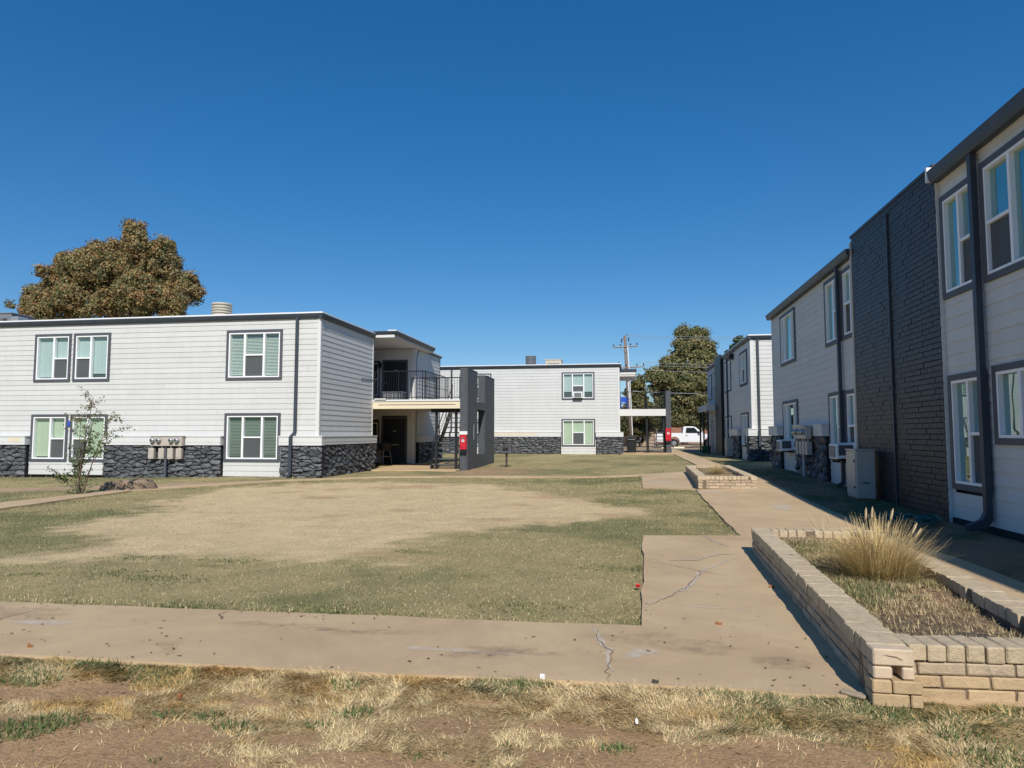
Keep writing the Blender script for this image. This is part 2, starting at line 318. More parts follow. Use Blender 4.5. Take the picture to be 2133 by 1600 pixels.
def ground_col(x, y):
    x = np.asarray(x, float); y = np.asarray(y, float)
    g = greenmask(x, y)[..., None]; lawn = cY * (1 - g) + cG * g
    t = tanmask(x, y)[..., None]; lawn = lawn * (1 - t) + cT * t
    red = (t[..., 0] * sm(.6, .72, fbm(x * .7 + 9, y * .9, 31)))[..., None] * .55; lawn = lawn * (1 - red) + np.array([.42, .25, .14]) * red
    d = dirtmask(x, y)[..., None]; n = fbm(x * 1.5, y * 2.5, 5)[..., None]
    fore = (cS * (1 - n * .5) + cY * n * .5) * (1 - d) + (cD * (.9 + .25 * n)) * d
    k = sm(4.9, 4.5, y)[..., None]; out = lawn * (1 - k) + fore * k
    r = (sm(3.7, 4.1, x) * sm(30, 24, y))[..., None]; rn = sm(.45, .6, fbm(x * 1.1, y * .8, 41))[..., None]
    out = out * (1 - r) + (cR * (1 - rn) + np.array([.13, .13, .055]) * rn) * r
    # worn strip between the building and the far path
    e = (np.exp(-((y - (27.5 + (x + 6) * .05)) / 3.0) ** 2) * sm(-7.0, -6.2, x) * sm(-2.5, -5, x))[..., None] * .8
    out = out * (1 - e) + np.array([.42, .27, .16]) * e
    p = np.clip(sm(.6, 0, dist_poly(x, y, PATHU)) + .0, 0, 1)[..., None] * .85
    out = out * (1 - p) + np.array([.43, .29, .19]) * p
    f = sm(46, 52, y)[..., None]; out = out * (1 - f) + np.array([.36, .27, .17]) * f
    tuft = fbm(x * 2.6, y * 2.6, 71)[..., None]; out = out * (.86 + .28 * tuft)
    return out * (.84 + .32 * fbm(x * 7, y * 7, 77)[..., None])
xs = np.concatenate([[-900, -400, -200, -100, -70, -50], np.arange(-40, -20, 1.0), np.arange(-20, 7, .11), np.arange(7, 20, 1.0), [25, 40, 70, 120, 250, 500, 900]])
ys = np.concatenate([[-120, -60, -30, -15, -8, -4, -1], np.arange(1, 5.2, .06), np.arange(5.2, 30, .13), np.arange(30, 60, .6), [65, 75, 90, 120, 180, 300, 600, 1200, 2000]])
gx, gy = np.meshgrid(xs, ys); nx, ny = len(xs), len(ys)
h = gz(gx, gy) + (fbm(gx * 3, gy * 3, 50) - .5) * .03 + (fbm(gx * .5, gy * .5, 51) - .5) * .04
h -= .012
for P in CONC + [PL1, PL2]:
    h = np.where(dist_poly(gx, gy, P) < .12, np.minimum(h, gz(gx, gy) - .03), h)
idx = np.arange(nx * ny).reshape(ny, nx)
fq = np.stack([idx[:-1, :-1], idx[:-1, 1:], idx[1:, 1:], idx[1:, :-1]], -1).reshape(-1, 4)
tag(mesh_np('ground', np.stack([gx, gy, h], -1).reshape(-1, 3), fq, 'soil', ground_col(gx, gy).reshape(-1, 3), smooth=True), kind='structure')

def slab(name, P, step=1.2, dz=.012, m='concrete', depth=.12):
    bm = bmesh.new(); vs = [bm.verts.new((x, y, 0)) for x, y in P]; f = bm.faces.new(vs); f.normal_update(); bmesh.ops.triangulate(bm, faces=[f], ngon_method='EAR_CLIP')
    x0, x1 = min(p[0] for p in P), max(p[0] for p in P); y0, y1 = min(p[1] for p in P), max(p[1] for p in P)
    for a, b, ax in ((x0, x1, 0), (y0, y1, 1)):
        t = a + step
        while t < b:
            bmesh.ops.bisect_plane(bm, geom=bm.verts[:] + bm.edges[:] + bm.faces[:], plane_co=(t, t, 0), plane_no=(1, 0, 0) if ax == 0 else (0, 1, 0)); t += step
    r = bmesh.ops.extrude_face_region(bm, geom=bm.faces[:])
    for v in bm.verts: v.co.z = gzf(v.co.x, v.co.y) - depth
    for v in [g for g in r['geom'] if isinstance(g, bmesh.types.BMVert)]: v.co.z = gzf(v.co.x, v.co.y) + dz
    bmesh.ops.recalc_face_normals(bm, faces=bm.faces)
    me = bpy.data.meshes.new(name); bm.to_mesh(me); bm.free(); me.materials.append(M[m]); o = bpy.data.objects.new(name, me); C.objects.link(o)
    return tag(o, kind='structure')
def jag(P, a=.035, step=.35):
    o = []
    for i in range(len(P)):
        p, q = np.array(P[i]), np.array(P[(i + 1) % len(P)]); L = np.hypot(*(q - p)); n = max(1, int(L / step)) if L < 30 else int(L / 1.0)
        nrm = np.array([-(q - p)[1], (q - p)[0]]) / max(L, 1e-6)
        for k in range(n): o.append(tuple(p + (q - p) * k / n + nrm * (random.uniform(-a, a) if 0 < k else 0)))
    return o
walk = slab('walkway', jag(WALK, .018, .4)); slab('side_path', jag(PATHL, .03, .6), dz=.008); slab('breezeway_pad', PAD, dz=.02); slab('stair_pad', PAD2, dz=.02)
def ribbon(name, pts, wd, m, parent, dz, seed=0):
    rr = random.Random(seed); P = []
    for i in range(len(pts) - 1):
        a, b = Vector((*pts[i], 0)), Vector((*pts[i + 1], 0)); n = max(2, int((b - a).length / .06))
        for k in range(n): P.append(a.lerp(b, k / n))
    P.append(Vector((*pts[-1], 0))); mb = MB(); L = []
    for i, p in enumerate(P):
        t = P[min(i + 1, len(P) - 1)] - P[max(i - 1, 0)]; nn = Vector((-t.y, t.x, 0)).normalized()
        p = p + nn * rr.uniform(-.02, .02); e = min(1, .25 + 2.5 * min(i, len(P) - 1 - i) / len(P)); a, b = wd * e * rr.uniform(.35, 1), wd * e * rr.uniform(.35, 1)
        for q in (p + nn * a, p - nn * b): L.append((q.x, q.y, gzf(q.x, q.y) + .012 + dz))
    mb.v = L; mb.f = [(2 * i, 2 * i + 1, 2 * i + 3, 2 * i + 2) for i in range(len(P) - 1)]
    return mb.build(name, m, parent)
def blot(name, cx, cy, a, b, m, dz, seed=0, rough=.3):
    rr = random.Random(seed); n = 30; ph = [rr.uniform(0, 6.28) for _ in range(4)]; v = []; c = []; f = []; K = (.0, .45, .75, 1.0)
    for r_i, q in enumerate(K):
        for j in range(n):
            t = 2 * math.pi * j / n; k = q * (1 + rough * (math.sin(2 * t + ph[0]) * .4 + math.sin(3 * t + ph[1]) * .35 + math.sin(5 * t + ph[2]) * .25))
            x, y = cx + a * k * math.cos(t), cy + b * k * math.sin(t); v.append((x, y, gzf(x, y) + .012 + dz)); c.append([(1, .9, .55, 0)[r_i]] * 3)
    for r_i in range(len(K) - 1): f += [(r_i * n + j, r_i * n + (j + 1) % n, (r_i + 1) * n + (j + 1) % n, (r_i + 1) * n + j) for j in range(n)]
    return mesh_np(name, v, f, m, np.array(c), walk)
ribbon('crack_filler', [(.12, 6.15), (.32, 6.5), (.62, 7.1), (.78, 7.8), (.95, 8.15), (1.2, 8.6), (1.5, 9.0)], .034, 'patch', walk, .003, 1)
ribbon('crack_filler', [(1.35, 9.05), (1.1, 8.95), (.8, 8.55), (.5, 8.45)], .034, 'patch', walk, .0055, 2)
ribbon('crack', [(.14, 6.2), (.3, 6.45), (.55, 6.95), (.66, 7.3), (.78, 7.75), (.82, 8.0)], .006, 'crack', walk, .007, 3)
ribbon('crack_filler', [(1.12, 10.5), (1.2, 10.0), (1.32, 9.6)], .034, 'patch', walk, .003, 4)
ribbon('crack', [(1.12, 10.5), (1.2, 10.0), (1.32, 9.6)], .005, 'crack', walk, .007, 5)
ribbon('crack', [(.2, 8.4), (.55, 8.1), (.9, 7.75), (1.15, 7.6)], .006, 'crack', walk, .009, 6)
ribbon('crack_filler', [(-.24, 5.5), (-.2, 5.2), (-.12, 4.9), (-.14, 4.65), (-.09, 4.5)], .034, 'patch', walk, .003, 7)
ribbon('crack', [(-.26, 5.5), (-.2, 5.15), (-.1, 4.9), (-.14, 4.6), (-.11, 4.3)], .005, 'crack', walk, .007, 8)
ribbon('crack', [(-3.3, 5.45), (-3.34, 5.36), (-3.25, 5.28), (-3.2, 5.22)], .014, 'crack', walk, .007, 9)
for k, yj in enumerate((11.9, 15.0, 17.9)): ribbon('crack', [(1.65, yj - .1), (2.7, yj - .05), (3.8, yj)], .006, 'crack', walk, .007, 10 + k)
for k, xj in enumerate((-7.0, -4.95, -12.0)): ribbon('crack', [(xj - .05, 4.1), (xj, 5.4)], .006, 'crack', walk, .007, 20 + k)
blot('lime_spill', -4.55, 4.9, .28, .09, 'lime', .004, 1); blot('paint_spill', 3.02, 14.5, .26, .62, 'lime', .004, 2, .5); blot('paint_spill', 2.05, 17.4, .38, .3, 'lime', .004, 3, .6)
blot('round_stain', .98, 4.85, .20, .16, 'damp', .004, 4, .12); blot('lime_spill', .62, 6.9, .12, .03, 'lime', .0035, 5, .6); blot('lime_spill', 3.0, 17.6, .2, .2, 'lime', .004, 6, .5)
blot('lime_spill', .75, 6.25, .3, .025, 'lime', .003, 7, .7); 
for k in range(24):
    if k < 22: x_, y_ = random.uniform(-9, 1.2), random.uniform(4.3, 5.5)
    else: x_, y_ = random.uniform(.2, 3.7), random.uniform(5.7, 24)
    if dist_poly(np.array([x_]), np.array([y_]), WALK)[0] > -.25 or in_poly(np.array([x_]), np.array([y_]), PL1)[0] or in_poly(np.array([x_]), np.array([y_]), PL2)[0]: continue
    blot('dirt_mark', x_, y_, random.uniform(.08, .55), random.uniform(.04, .25), random.choice(('stain', 'stain', 'damp', 'lime')), .0028 + k * .00002, 200 + k, .8)
blot('lime_spill', -1.2, 4.75, .5, .05, 'lime', .003, 9, .8); blot('lime_spill', .95, 20.5, .5, .5, 'lime', .003, 10, .7)

# ------------------------------------------------------------------ building kit
PITCH_B = .19
def cut(L0, L1, holes):
    seg = [(L0, L1)]
    for a, b in holes:
        s2 = []
        for p, q in seg:
            if b <= p or a >= q: s2.append((p, q)); continue
            if a > p: s2.append((p, a))
            if b < q: s2.append((b, q))
        seg = s2
    return [s for s in seg if s[1] - s[0] > .04]
JR = random.Random(77)
def siding(wall, F, u0, u1, z0, z1, holes=(), m='siding', pitch=PITCH_B):
    """lap boards, one object each; holes: (u0,u1,z0,z1)"""
    z = z0
    while z < z1 - .03:
        zt = min(z + pitch, z1); zc = (z + zt) / 2
        jn = []; q_ = u0 + JR.uniform(.6, 3.6)
        while q_ < u1: jn.append((q_ - .0018, q_ + .0018)); q_ += 3.66
        for a, b in cut(u0, u1, [(q[0], q[1]) for q in holes if q[2] < zc < q[3]] + jn):
            mb = MB(); mb.prism([(0, z), (.024, z), (.024, z + .012), (.009, zt + .004), (0, zt + .004)], a, b, lambda d, zz, t: F.p(t, d - .002, zz))
            mb.build('siding_board', m, wall)
        z = zt
def window(bld, F, u0, u1, z0, z1, cols, blind='plain', tw=.095, glass='glass', bm='shade', drop=0.0):
    """cols: list of (share, split) - split None or height share of the lower sash. The white frame is the part; casing, panes, screens, blinds hang under it."""
    a0, a1, c0, c1 = u0 + tw, u1 - tw, z0 + tw, z1 - tw; fw = .045; mw = .07
    fr = MB()
    fr.box(a0, a0 + fw, -.13, .045, c0, c1, F); fr.box(a1 - fw, a1, -.13, .045, c0, c1, F)
    fr.box(a0 + fw, a1 - fw, -.13, .045, c0, c0 + fw, F); fr.box(a0 + fw, a1 - fw, -.13, .045, c1 - fw, c1, F)
    n = len(cols); tot = sum(c[0] for c in cols); wid = a1 - a0 - 2 * fw - mw * (n - 1); x = a0 + fw; zi0, zi1 = c0 + fw, c1 - fw; panes = []
    for i, (sh, sp) in enumerate(cols):
        x1 = x + wid * sh / tot
        if sp:
            zs = zi0 + (zi1 - zi0) * sp; fr.box(x, x1, -.08, .035, zs - .025, zs + .025, F)
            panes += [(x, x1, zi0, zs - .025, True), (x, x1, zs + .025, zi1, False)]
        else: panes.append((x, x1, zi0, zi1, False))
        if i < n - 1: fr.box(x1, x1 + mw, -.09, .04, zi0, zi1, F)
        x = x1 + mw
    w_ = fr.build('window', 'vinyl', bld)
    k = MB(); k.box(u0, u0 + tw, .0, .055, z0, z1, F); k.box(u1 - tw, u1, .0, .055, z0, z1, F); k.box(u0 + tw, u1 - tw, .0, .054, z0, z0 + tw, F); k.box(u0 + tw, u1 - tw, .0, .054, z1 - tw, z1, F)
    k.build('casing', 'casing', w_)
    for (p0, p1, q0, q1, scr) in panes:
        pq = [F.p(p0, -.03, q0), F.p(p1, -.03, q0), F.p(p1, -.03, q1), F.p(p0, -.03, q1)]
        if (pq[1] - pq[0]).cross(pq[2] - pq[0]).dot(F.N) < 0: pq.reverse()
        MB().add(pq, [(0, 1, 2, 3)]).build('pane', glass, w_, recalc=False)
        if scr: MB().box(p0, p1, -.008, -.004, q0, q1, F).build('insect_screen', 'screen', w_)
    zb = zi0 + (zi1 - zi0) * drop
    if blind == 'slat':
        b = MB(); z = zi1 - .02
        while z > zb + .04:
            b.add([F.p(a0 + fw, -.095, z - .012), F.p(a1 - fw, -.095, z - .012), F.p(a1 - fw, -.128, z + .03), F.p(a0 + fw, -.128, z + .03)], [(0, 1, 2, 3)]); z -= .052
        b.box(a0 + fw, a1 - fw, -.125, -.1, zb, zb + .03, F); b.build('blind', 'slatd' if bm == 'slatd' else 'slat', w_)
    elif blind:
        b = MB(); nn = 14
        for i in range(nn):
            p, q = a0 + fw + (a1 - a0 - 2 * fw) * i / nn, a0 + fw + (a1 - a0 - 2 * fw) * (i + 1) / nn; d = (-.118, -.108)[i % 2]; e = (-.108, -.118)[i % 2]
            b.add([F.p(p, d, zb), F.p(q, e, zb), F.p(q, e, zi1), F.p(p, d, zi1)], [(0, 1, 2, 3)])
        b.build('blind', bm, w_)
    return w_
def clip(poly, a, b, c):
    o = []; n = len(poly)
    for i in range(n):
        p, q = poly[i], poly[(i + 1) % n]; dp, dq = a * p[0] + b * p[1] - c, a * q[0] + b * q[1] - c
        if dp <= 0: o.append(p)
        if (dp < 0) != (dq < 0): t = dp / (dp - dq); o.append((p[0] + (q[0] - p[0]) * t, p[1] + (q[1] - p[1]) * t))
    return o
def stones(parent, F, u0, u1, z0, z1, sw=.36, sh=.17, d0=.12, proud=.06, seed=0):
    """rubble veneer: one object per stone, laid out as uneven cells"""
    rr = random.Random(seed); asp = sw / sh * 1.25; nu = max(1, int((u1 - u0) / sw + .5)); nz = max(1, int((z1 - z0) / sh + .5)); P = []
    for j in range(nz):
        for i in range(nu):
            P.append((u0 + (i + .5 + (.25 if j % 2 else -.25) + rr.uniform(-.55, .55)) * (u1 - u0) / nu, z0 + (j + .5 + rr.uniform(-.5, .5)) * (z1 - z0) / nz))
    for k, (pu, pz) in enumerate(P):
        poly = [(u0, z0), (u1, z0), (u1, z1), (u0, z1)]; sh_ = rr.uniform(-.25, .25)
        for k2, (qu, qz) in enumerate(P):
            if k2 == k or abs(qu - pu) > 3 * sw or abs(qz - pz) > 3 * sh: continue
            a, b = (qu - pu) / asp ** 2, (qz - pz); c = a * (pu + qu) / 2 + b * (pz + qz) / 2; poly = clip(poly, a, b, c)
            if len(poly) < 3: break
        if len(poly) < 3: continue
        ch = []
        for i in range(len(poly)):
            p, q = poly[i], poly[(i + 1) % len(poly)]; ch += [(p[0] * .8 + q[0] * .2, p[1] * .8 + q[1] * .2), (p[0] * .2 + q[0] * .8, p[1] * .2 + q[1] * .8)]
        cu, cz = sum(p[0] for p in ch) / len(ch), sum(p[1] for p in ch) / len(ch); n = len(ch); pr = proud * rr.uniform(.55, 1.25); tz, tu = rr.uniform(-.5, .2), rr.uniform(-.2, .2)
        mb = MB(); v = []
        for s, dd in ((.96, d0 - .02), (.92, d0 + pr * .6), (.6, d0 + pr)):
            for (a, b) in ch: v.append(F.p(cu + (a - cu) * s, dd + ((b - cz) * tz + (a - cu) * tu + rr.uniform(-.02, .02) if s < .95 else 0), cz + (b - cz) * s))
        v.append(F.p(cu, d0 + pr * 1.06 + rr.uniform(-.01, .015), cz))
        fs = [(r * n + i, r * n + (i + 1) % n, (r + 1) * n + (i + 1) % n, (r + 1) * n + i) for r in (0, 1) for i in range(n)] + [(2 * n + i, 2 * n + (i + 1) % n, 3 * n) for i in range(n)]
        mb.add(v, fs).build('stone', 'stone', parent)
def wainscot(bld, F, u0, u1, z0, z1, zt, seed, sw=.33, sh=.155, cream=None, ends=True):
    """stone base with a white band board and a cap above"""
    w_ = MB().box(u0 + .01, u1 - .01, -.05, .12, z0, z1, F).build('stone_base', 'mortar', bld)
    stones(w_, F, u0, u1, z0, z1 - .01, sw, sh, .12, .062, seed)
    b = MB(); b.box(u0 - .02, u1 + .02, -.03, .215, z1, zt - .035, F); b.box(u0 - .01, u1 + .01, .215, .222, z1 + .1, zt - .06, F); bb = b.build('band_board', 'white', bld)
    MB().box(u0 - .04, u1 + .04, -.02, .24, zt - .033, zt, F).build('band_cap', 'white', bb)
    if cream: MB().box(cream[0], cream[1], .223, .226, z1 + .11, zt - .065, F).build('primer_patch', 'cream', bb)
def downspout(bld, F, u, zt, zb, d=.03, off=None, m='gutter'):
    b = MB(); w_ = .05
    if off is None:
        b.box(u - w_, u + w_, d, d + .08, zb + .1, zt, F)
        b.prism([(d, zb + .1), (d + .08, zb + .1), (d + .22, zb + .02), (d + .2, zb - .05), (d, zb + .03)], u - w_, u + w_, lambda a, z, t: F.p(t, a, z)); return b.build('downspout', m, bld)
    zo, do = off
    b.box(u - w_, u + w_, d, d + .08, zo + .12, zt, F)
    b.prism([(d, zo + .12), (d + .08, zo + .12), (do + .08, zo - .05), (do, zo - .05)], u - w_, u + w_, lambda a, z, t: F.p(t - (.04 if z < zo else 0), a, z))
    b.box(u - w_ - .04, u + w_ - .04, do, do + .08, zb + .08, zo - .05, F)
    b.prism([(do, zb + .08), (do + .08, zb + .08), (do + .24, zb + .02), (do + .22, zb - .05), (do, zb + .0)], u - w_ - .04, u + w_ - .04, lambda a, z, t: F.p(t, a, z))
    return b.build('downspout', m, bld)
def eave(roof, F, u0, u1, zt, d=.0, hgt=.17, out=.13, flash=True, name='gutter'):
    """dark gutter with a rounded lip along a wall top and the pale roof edge above it"""
    b = MB(); z = zt - .03
    prof = [(d, z), (d + out, z), (d + out + .012, z - .012), (d + out + .006, z - .05), (d + out - .02, z - hgt * .7), (d + out - .05, z - hgt), (d, z - hgt)]
    b.prism(prof, u0, u1, lambda a, zz, t: F.p(t, a, zz)); g = b.build(name, 'gutter', roof)
    if flash: MB().box(u0, u1, -.3, d + out - .015, zt - .029, zt + .02, F).build('roof_edge', 'flash', roof)
def box_part(name, m, par, x0, x1, y0, y1, z0, z1, bevel=0.0): return MB().box(x0, x1, y0, y1, z0, z1).build(name, m, par, bevel=bevel)
def text_mesh(body, size, parent, F, u, d, z, m):
    cu = bpy.data.curves.new('number', 'FONT'); cu.body = body; cu.size = size; cu.extrude = .004; cu.align_x = 'CENTER'
    t = bpy.data.objects.new('t', cu); C.objects.link(t); bpy.context.view_layer.update(); me = bpy.data.meshes.new_from_object(t.evaluated_get(bpy.context.evaluated_depsgraph_get()))
    bpy.data.objects.remove(t); off = PX(parent)
    for v in me.vertices: v.co = F.p(u + v.co.x, d + v.co.z, z + v.co.y) - off
    me.materials.clear(); me.materials.append(M[m]); o = bpy.data.objects.new('door_number', me); C.objects.link(o); o.parent = parent
def door(bld, F, u0, u1, z0, z1, num):
    d = MB().box(u0 + .09, u1 - .09, -.05, .0, z0, z1 - .09, F).build('door', 'door', bld)
    f = MB(); f.box(u0, u0 + .09, -.06, .03, z0, z1, F); f.box(u1 - .09, u1, -.06, .03, z0, z1, F); f.box(u0 + .09, u1 - .09, -.06, .03, z1 - .09, z1, F); f.build('door_frame', 'casing', d)
    MB().tube([F.p(u0 + .17, .0, z0 + 1.0), F.p(u0 + .17, .06, z0 + 1.0), F.p(u0 + .27, .06, z0 + 1.0)], .018).build('door_handle', 'steel', d)
    for a, b in ((z0 + .25, z0 + .95), (z0 + 1.1, z1 - .3)): MB().box(u0 + .25, u1 - .25, .0, .008, a, b, F).build('door_panel', 'door', d)
    text_mesh(num, .13, d, F, (u0 + u1) / 2, .012, z0 + 1.55, 'number')
def railing(par, a, b, z0, z1, step=.105, name='railing', mid=None, m='metal_dark'):
    a, b = Vector(a), Vector(b); L = (b - a).length; r = MB(); n = max(2, int(L / step)); t = (b - a) / L
    r.tube([a + Vector((0, 0, z1)), b + Vector((0, 0, z1))], .022, 4); r.tube([a + Vector((0, 0, z0 + .08)), b + Vector((0, 0, z0 + .08))], .015, 4)
    for i in range(n + 1):
        p = a + t * (L * i / n); rad = .02 if i in (0, n) or i % 10 == 0 else .0075
        r.tube([p + Vector((0, 0, z0 if rad > .01 else z0 + .08)), p + Vector((0, 0, z1))], rad, 4)
    if mid: r.tube([a + Vector((0, 0, mid)), b + Vector((0, 0, mid))], .012, 4)
    return r.build(name, m, par)
def staircase(label, x0, x1, y0, y1, z0, z1, n=13):
    t = empty('staircase', (x0, y0, z0), label, 'staircase', 'steel staircases up to the balconies'); run = (y1 - y0) / n; rise = (z1 - z0) / n
    for x in (x0, x1 - .05):
        b = MB(); b.prism([(y0 - .05, z0), (y0 + .22, z0), (y1, z1 - .25), (y1, z1), (y1 - .25, z1), (y0 - .05, z0 + .12)], x, x + .05, lambda a, z, q: Vector((q, a, z))); b.build('stringer', 'metal_dark', t)
    for i in range(n - 1): MB().box(x0 + .052, x1 - .052, y0 + run * i, y0 + run * i + .27, z0 + rise * (i + 1) - .045, z0 + rise * (i + 1)).build('tread', 'tread', t)
    for x in (x0 + .025, x1 - .025):
        h_ = MB(); h_.tube([(x, y0 + .05, z0 + .95), (x, y1 - .1, z1 + .9)], .022, 6)
        h_.tube([(x, y0 + .05, z0 + .5), (x, y1 - .1, z1 + .45)], .012, 5)
        for k in (0.02, .33, .66, .97): yy = y0 + .05 + (y1 - y0 - .15) * k; zz = z0 + (z1 - z0) * k; h_.tube([(x, yy, zz + .05), (x, yy, zz + .93)], .018, 5)
        h_.build('handrail', 'metal_dark', t)
    return t
def brick_mesh(L, H, D, ch=.006, name='brick', m='pale', seed=None, rag=0.0):
    """chamfered brick centred on its front face: x length, y into the wall, z height"""
    mb = MB().box(-L / 2, L / 2, 0, D, -H / 2, H / 2); me = bpy.data.meshes.new(name); me.from_pydata(mb.v, [], mb.f); bm = bmesh.new(); bm.from_mesh(me)
    bmesh.ops.recalc_face_normals(bm, faces=bm.faces); bmesh.ops.bevel(bm, geom=bm.edges[:], offset=ch, segments=1, affect='EDGES')
    if rag:
        rr = random.Random(seed)
        for v in bm.verts: v.co += Vector((rr.uniform(-rag, rag), rr.uniform(-rag, rag), rr.uniform(-rag, rag) * .6))
    bm.to_mesh(me); bm.free(); me.materials.append(M[m]); return me
def put(me, name, parent, loc, rz, jit=None):
    o = bpy.data.objects.new(name, me); C.objects.link(o); o.parent = parent; o.location = Vector(loc) - PX(parent); o.rotation_euler = (0, 0, rz)
    return o

T3 = [(.95, None), (1.2, .5), (.95, None)]; TL = [(1.15, None), (1, .48)]; TR = [(1, .48), (1.15, None)]
# ------------------------------------------------------------------ apartment building on the left
LB = empty('apartment_building', (-20, 22.8, 0), 'white sided two storey apartment block at left with corner, downspout and dark stone base', 'building')
Fa = Fr((-30, 22.8, 0), (1, 0, 0), (0, -1, 0)); Fs = Fr((-10.57, 22.8, 0), (0, 1, 0), (1, 0, 0)); Fd = Fr((-12.6, 32, 0), (1, 0, 0), (0, -1, 0)); Fq = Fr((-9.95, 32, 0), (0, 1, 0), (1, 0, 0))
wl = MB(); wl.box(-30, -10.72, 22.95, 27.95, -.3, 5.62); wl.box(-30, -10.1, 32.15, 36.3, -.3, 5.6); wl.box(-30, -12.6, 27.95, 32.15, -.3, 5.61); wl = wl.build('wall', 'sheath', LB)
X = lambda x: x + 30
wins = [(X(-14.13), X(-11.97), 3.42, 5.22, T3, 'slat', 'shade'), (X(-14.12), X(-11.98), .52, 2.24, T3, 'slat', 'slatd'), (X(-22.01), X(-20.46), 3.45, 5.26, TL, 'plain', 'shadeb'), (X(-20.35), X(-18.81), 3.45, 5.26, TR, 'plain', 'shadeb'),
        (X(-22.01), X(-20.45), .48, 2.23, TL, 'plain', 'shade'), (X(-20.34), X(-18.81), .48, 2.23, TR, 'plain', 'shade')]
holes = [(a + .03, b - .03, c + .02, d - .02) for a, b, c, d, *_ in wins]
siding(wl, Fa, 0, X(-10.62), 1.43, 5.64, holes); siding(wl, Fa, X(-22.05), X(-18.86), .0, 1.43, holes); siding(wl, Fa, X(-14.14), X(-11.95), .0, 1.43, holes)
for a, b, c, d, cols, bl, bmn in wins: window(LB, Fa, a, b, c, d, cols, bl, bm=bmn, drop=(.1 if c > 3 and a > X(-20.5) and a < X(-15) else .03))
wainscot(LB, Fa, 5.5, X(-22.1), -.15, 1.1, 1.43, 1, cream=(X(-22.75), X(-22.25))); wainscot(LB, Fa, X(-18.84), X(-14.17), -.12, 1.1, 1.43, 2); wainscot(LB, Fa, X(-11.92), X(-10.36), -.1, 1.1, 1.43, 3)
siding(wl, Fs, .05, 5.15, 1.43, 5.64); wainscot(LB, Fs, .03, 5.2, -.1, 1.12, 1.432, 4, .29, .21)
cb = MB(); cb.box(X(-10.66), X(-10.54), 0, .03, 1.43, 5.63, Fa); cb.build('corner_board', 'white', LB)
MB().box(-.028, .09, 0, .031, 1.431, 5.62, Fs).build('corner_board', 'white', LB); MB().box(5.12, 5.2, 0, .032, 1.432, 5.62, Fs).build('corner_board', 'white', LB)
siding(wl, Fd, 0, 2.65, .1, 5.6, [(.3, .88, 3.3, 5.0), (.3, .88, .7, 2.1), (1.02, 2.28, 2.9, 5.05), (1.02, 2.28, 0, 2.3)])
window(LB, Fd, .28, .9, 3.28, 5.02, [(1, .5)], 'plain', .08, bm='curtain'); window(LB, Fd, .28, .9, .68, 2.12, [(1, .5)], 'plain', .08, bm='curtain')
door(LB, Fd, 1.0, 2.3, 2.96, 5.08, '108'); door(LB, Fd, 1.0, 2.3, .04, 2.32, '106')
box_part('wall_lamp', 'black', LB, -11.75, -11.63, 31.82, 31.98, 4.7, 4.95)
siding(wl, Fq, .05, 4.45, 1.45, 5.6); wainscot(LB, Fq, .35, 4.45, -.05, 1.1, 1.45, 5, .34, .23)
MB().box(-.03, .1, 0, .032, .02, 5.6, Fq).build('corner_board', 'white', LB); MB().box(2.52, 2.655, 0, .03, .02, 5.6, Fd).build('corner_board', 'white', LB); MB().box(4.42, 4.5, 0, .03, 1.45, 5.6, Fq).build('corner_board', 'gutter', LB)
rf = MB(); rf.box(-30, -10.62, 22.85, 36.35, 5.63, 5.745); rf.box(-10.62, -9.9, 34.02, 36.35, 5.64, 5.74); rf = rf.build('roof', 'roof', LB)
eave(rf, Fa, 0, 19.56, 5.78); eave(rf, Fs, -.128, 5.2, 5.776); eave(rf, Fq, 1.9, 4.6, 5.74, hgt=.1, out=.1)
can = MB(); can.box(-10.75, -9.62, 28.0, 34.0, 5.62, 5.80); can = can.build('canopy', 'soffit', LB)
MB().box(-10.57, -9.62, 27.97, 27.998, 5.6, 5.72).build('canopy_fascia', 'white', can)
Fc = Fr((-9.62, 28, 0), (0, 1, 0), (1, 0, 0)); eave(can, Fc, -.03, 6.05, 5.9, hgt=.16, out=.1); Fc2 = Fr((-10.57, 27.968, 0), (1, 0, 0), (0, -1, 0)); eave(can, Fc2, .0, 1.06, 5.897, hgt=.15, out=.06, flash=False)
MB().box(-10.75, -9.62, 28.0, 34.0, 5.801, 5.88).build('canopy_deck', 'roof', can)
downspout(LB, Fa, X(-11.41), 5.62, .02, .03, (1.45, .26))
cbl = MB().tube([Fs.p(3.9, .035, 3.78), Fs.p(3.9, .035, 3.62), Fs.p(3.9, .04, 3.78), Fs.p(4.4, .035, 3.76), Fs.p(5.15, .035, 3.8)], .012, 5).build('loose_cable', 'black', LB)
MB().tube([Fq.p(.12, .04, 1.5), Fq.p(.12, .04, 5.2), Fq.p(.5, .04, 5.56)], .018, 5).build('conduit', 'gutter', LB)
bal = MB(); bal.box(-12.5, -8.2, 28.12, 32.0, 2.62, 2.93); bal.box(-9.93, -8.2, 32.0, 34.0, 2.62, 2.93); bal.box(-8.2, -6.75, 28.12, 28.9, 2.62, 2.93); bal.box(-8.2, -6.75, 32.1, 34.0, 2.62, 2.93); bal = bal.build('balcony', 'soffit', LB)
MB().box(-10.575, -6.745, 28.0, 28.118, 2.56, 2.94).build('edge_beam', 'cream', bal); MB().box(-10.57, -6.75, 27.965, 27.998, 2.87, 2.945).build('edge_trim', 'white', bal); MB().box(-10.3, -6.95, 27.985, 27.999, 2.72, 2.74).build('edge_trim', 'grout', bal)
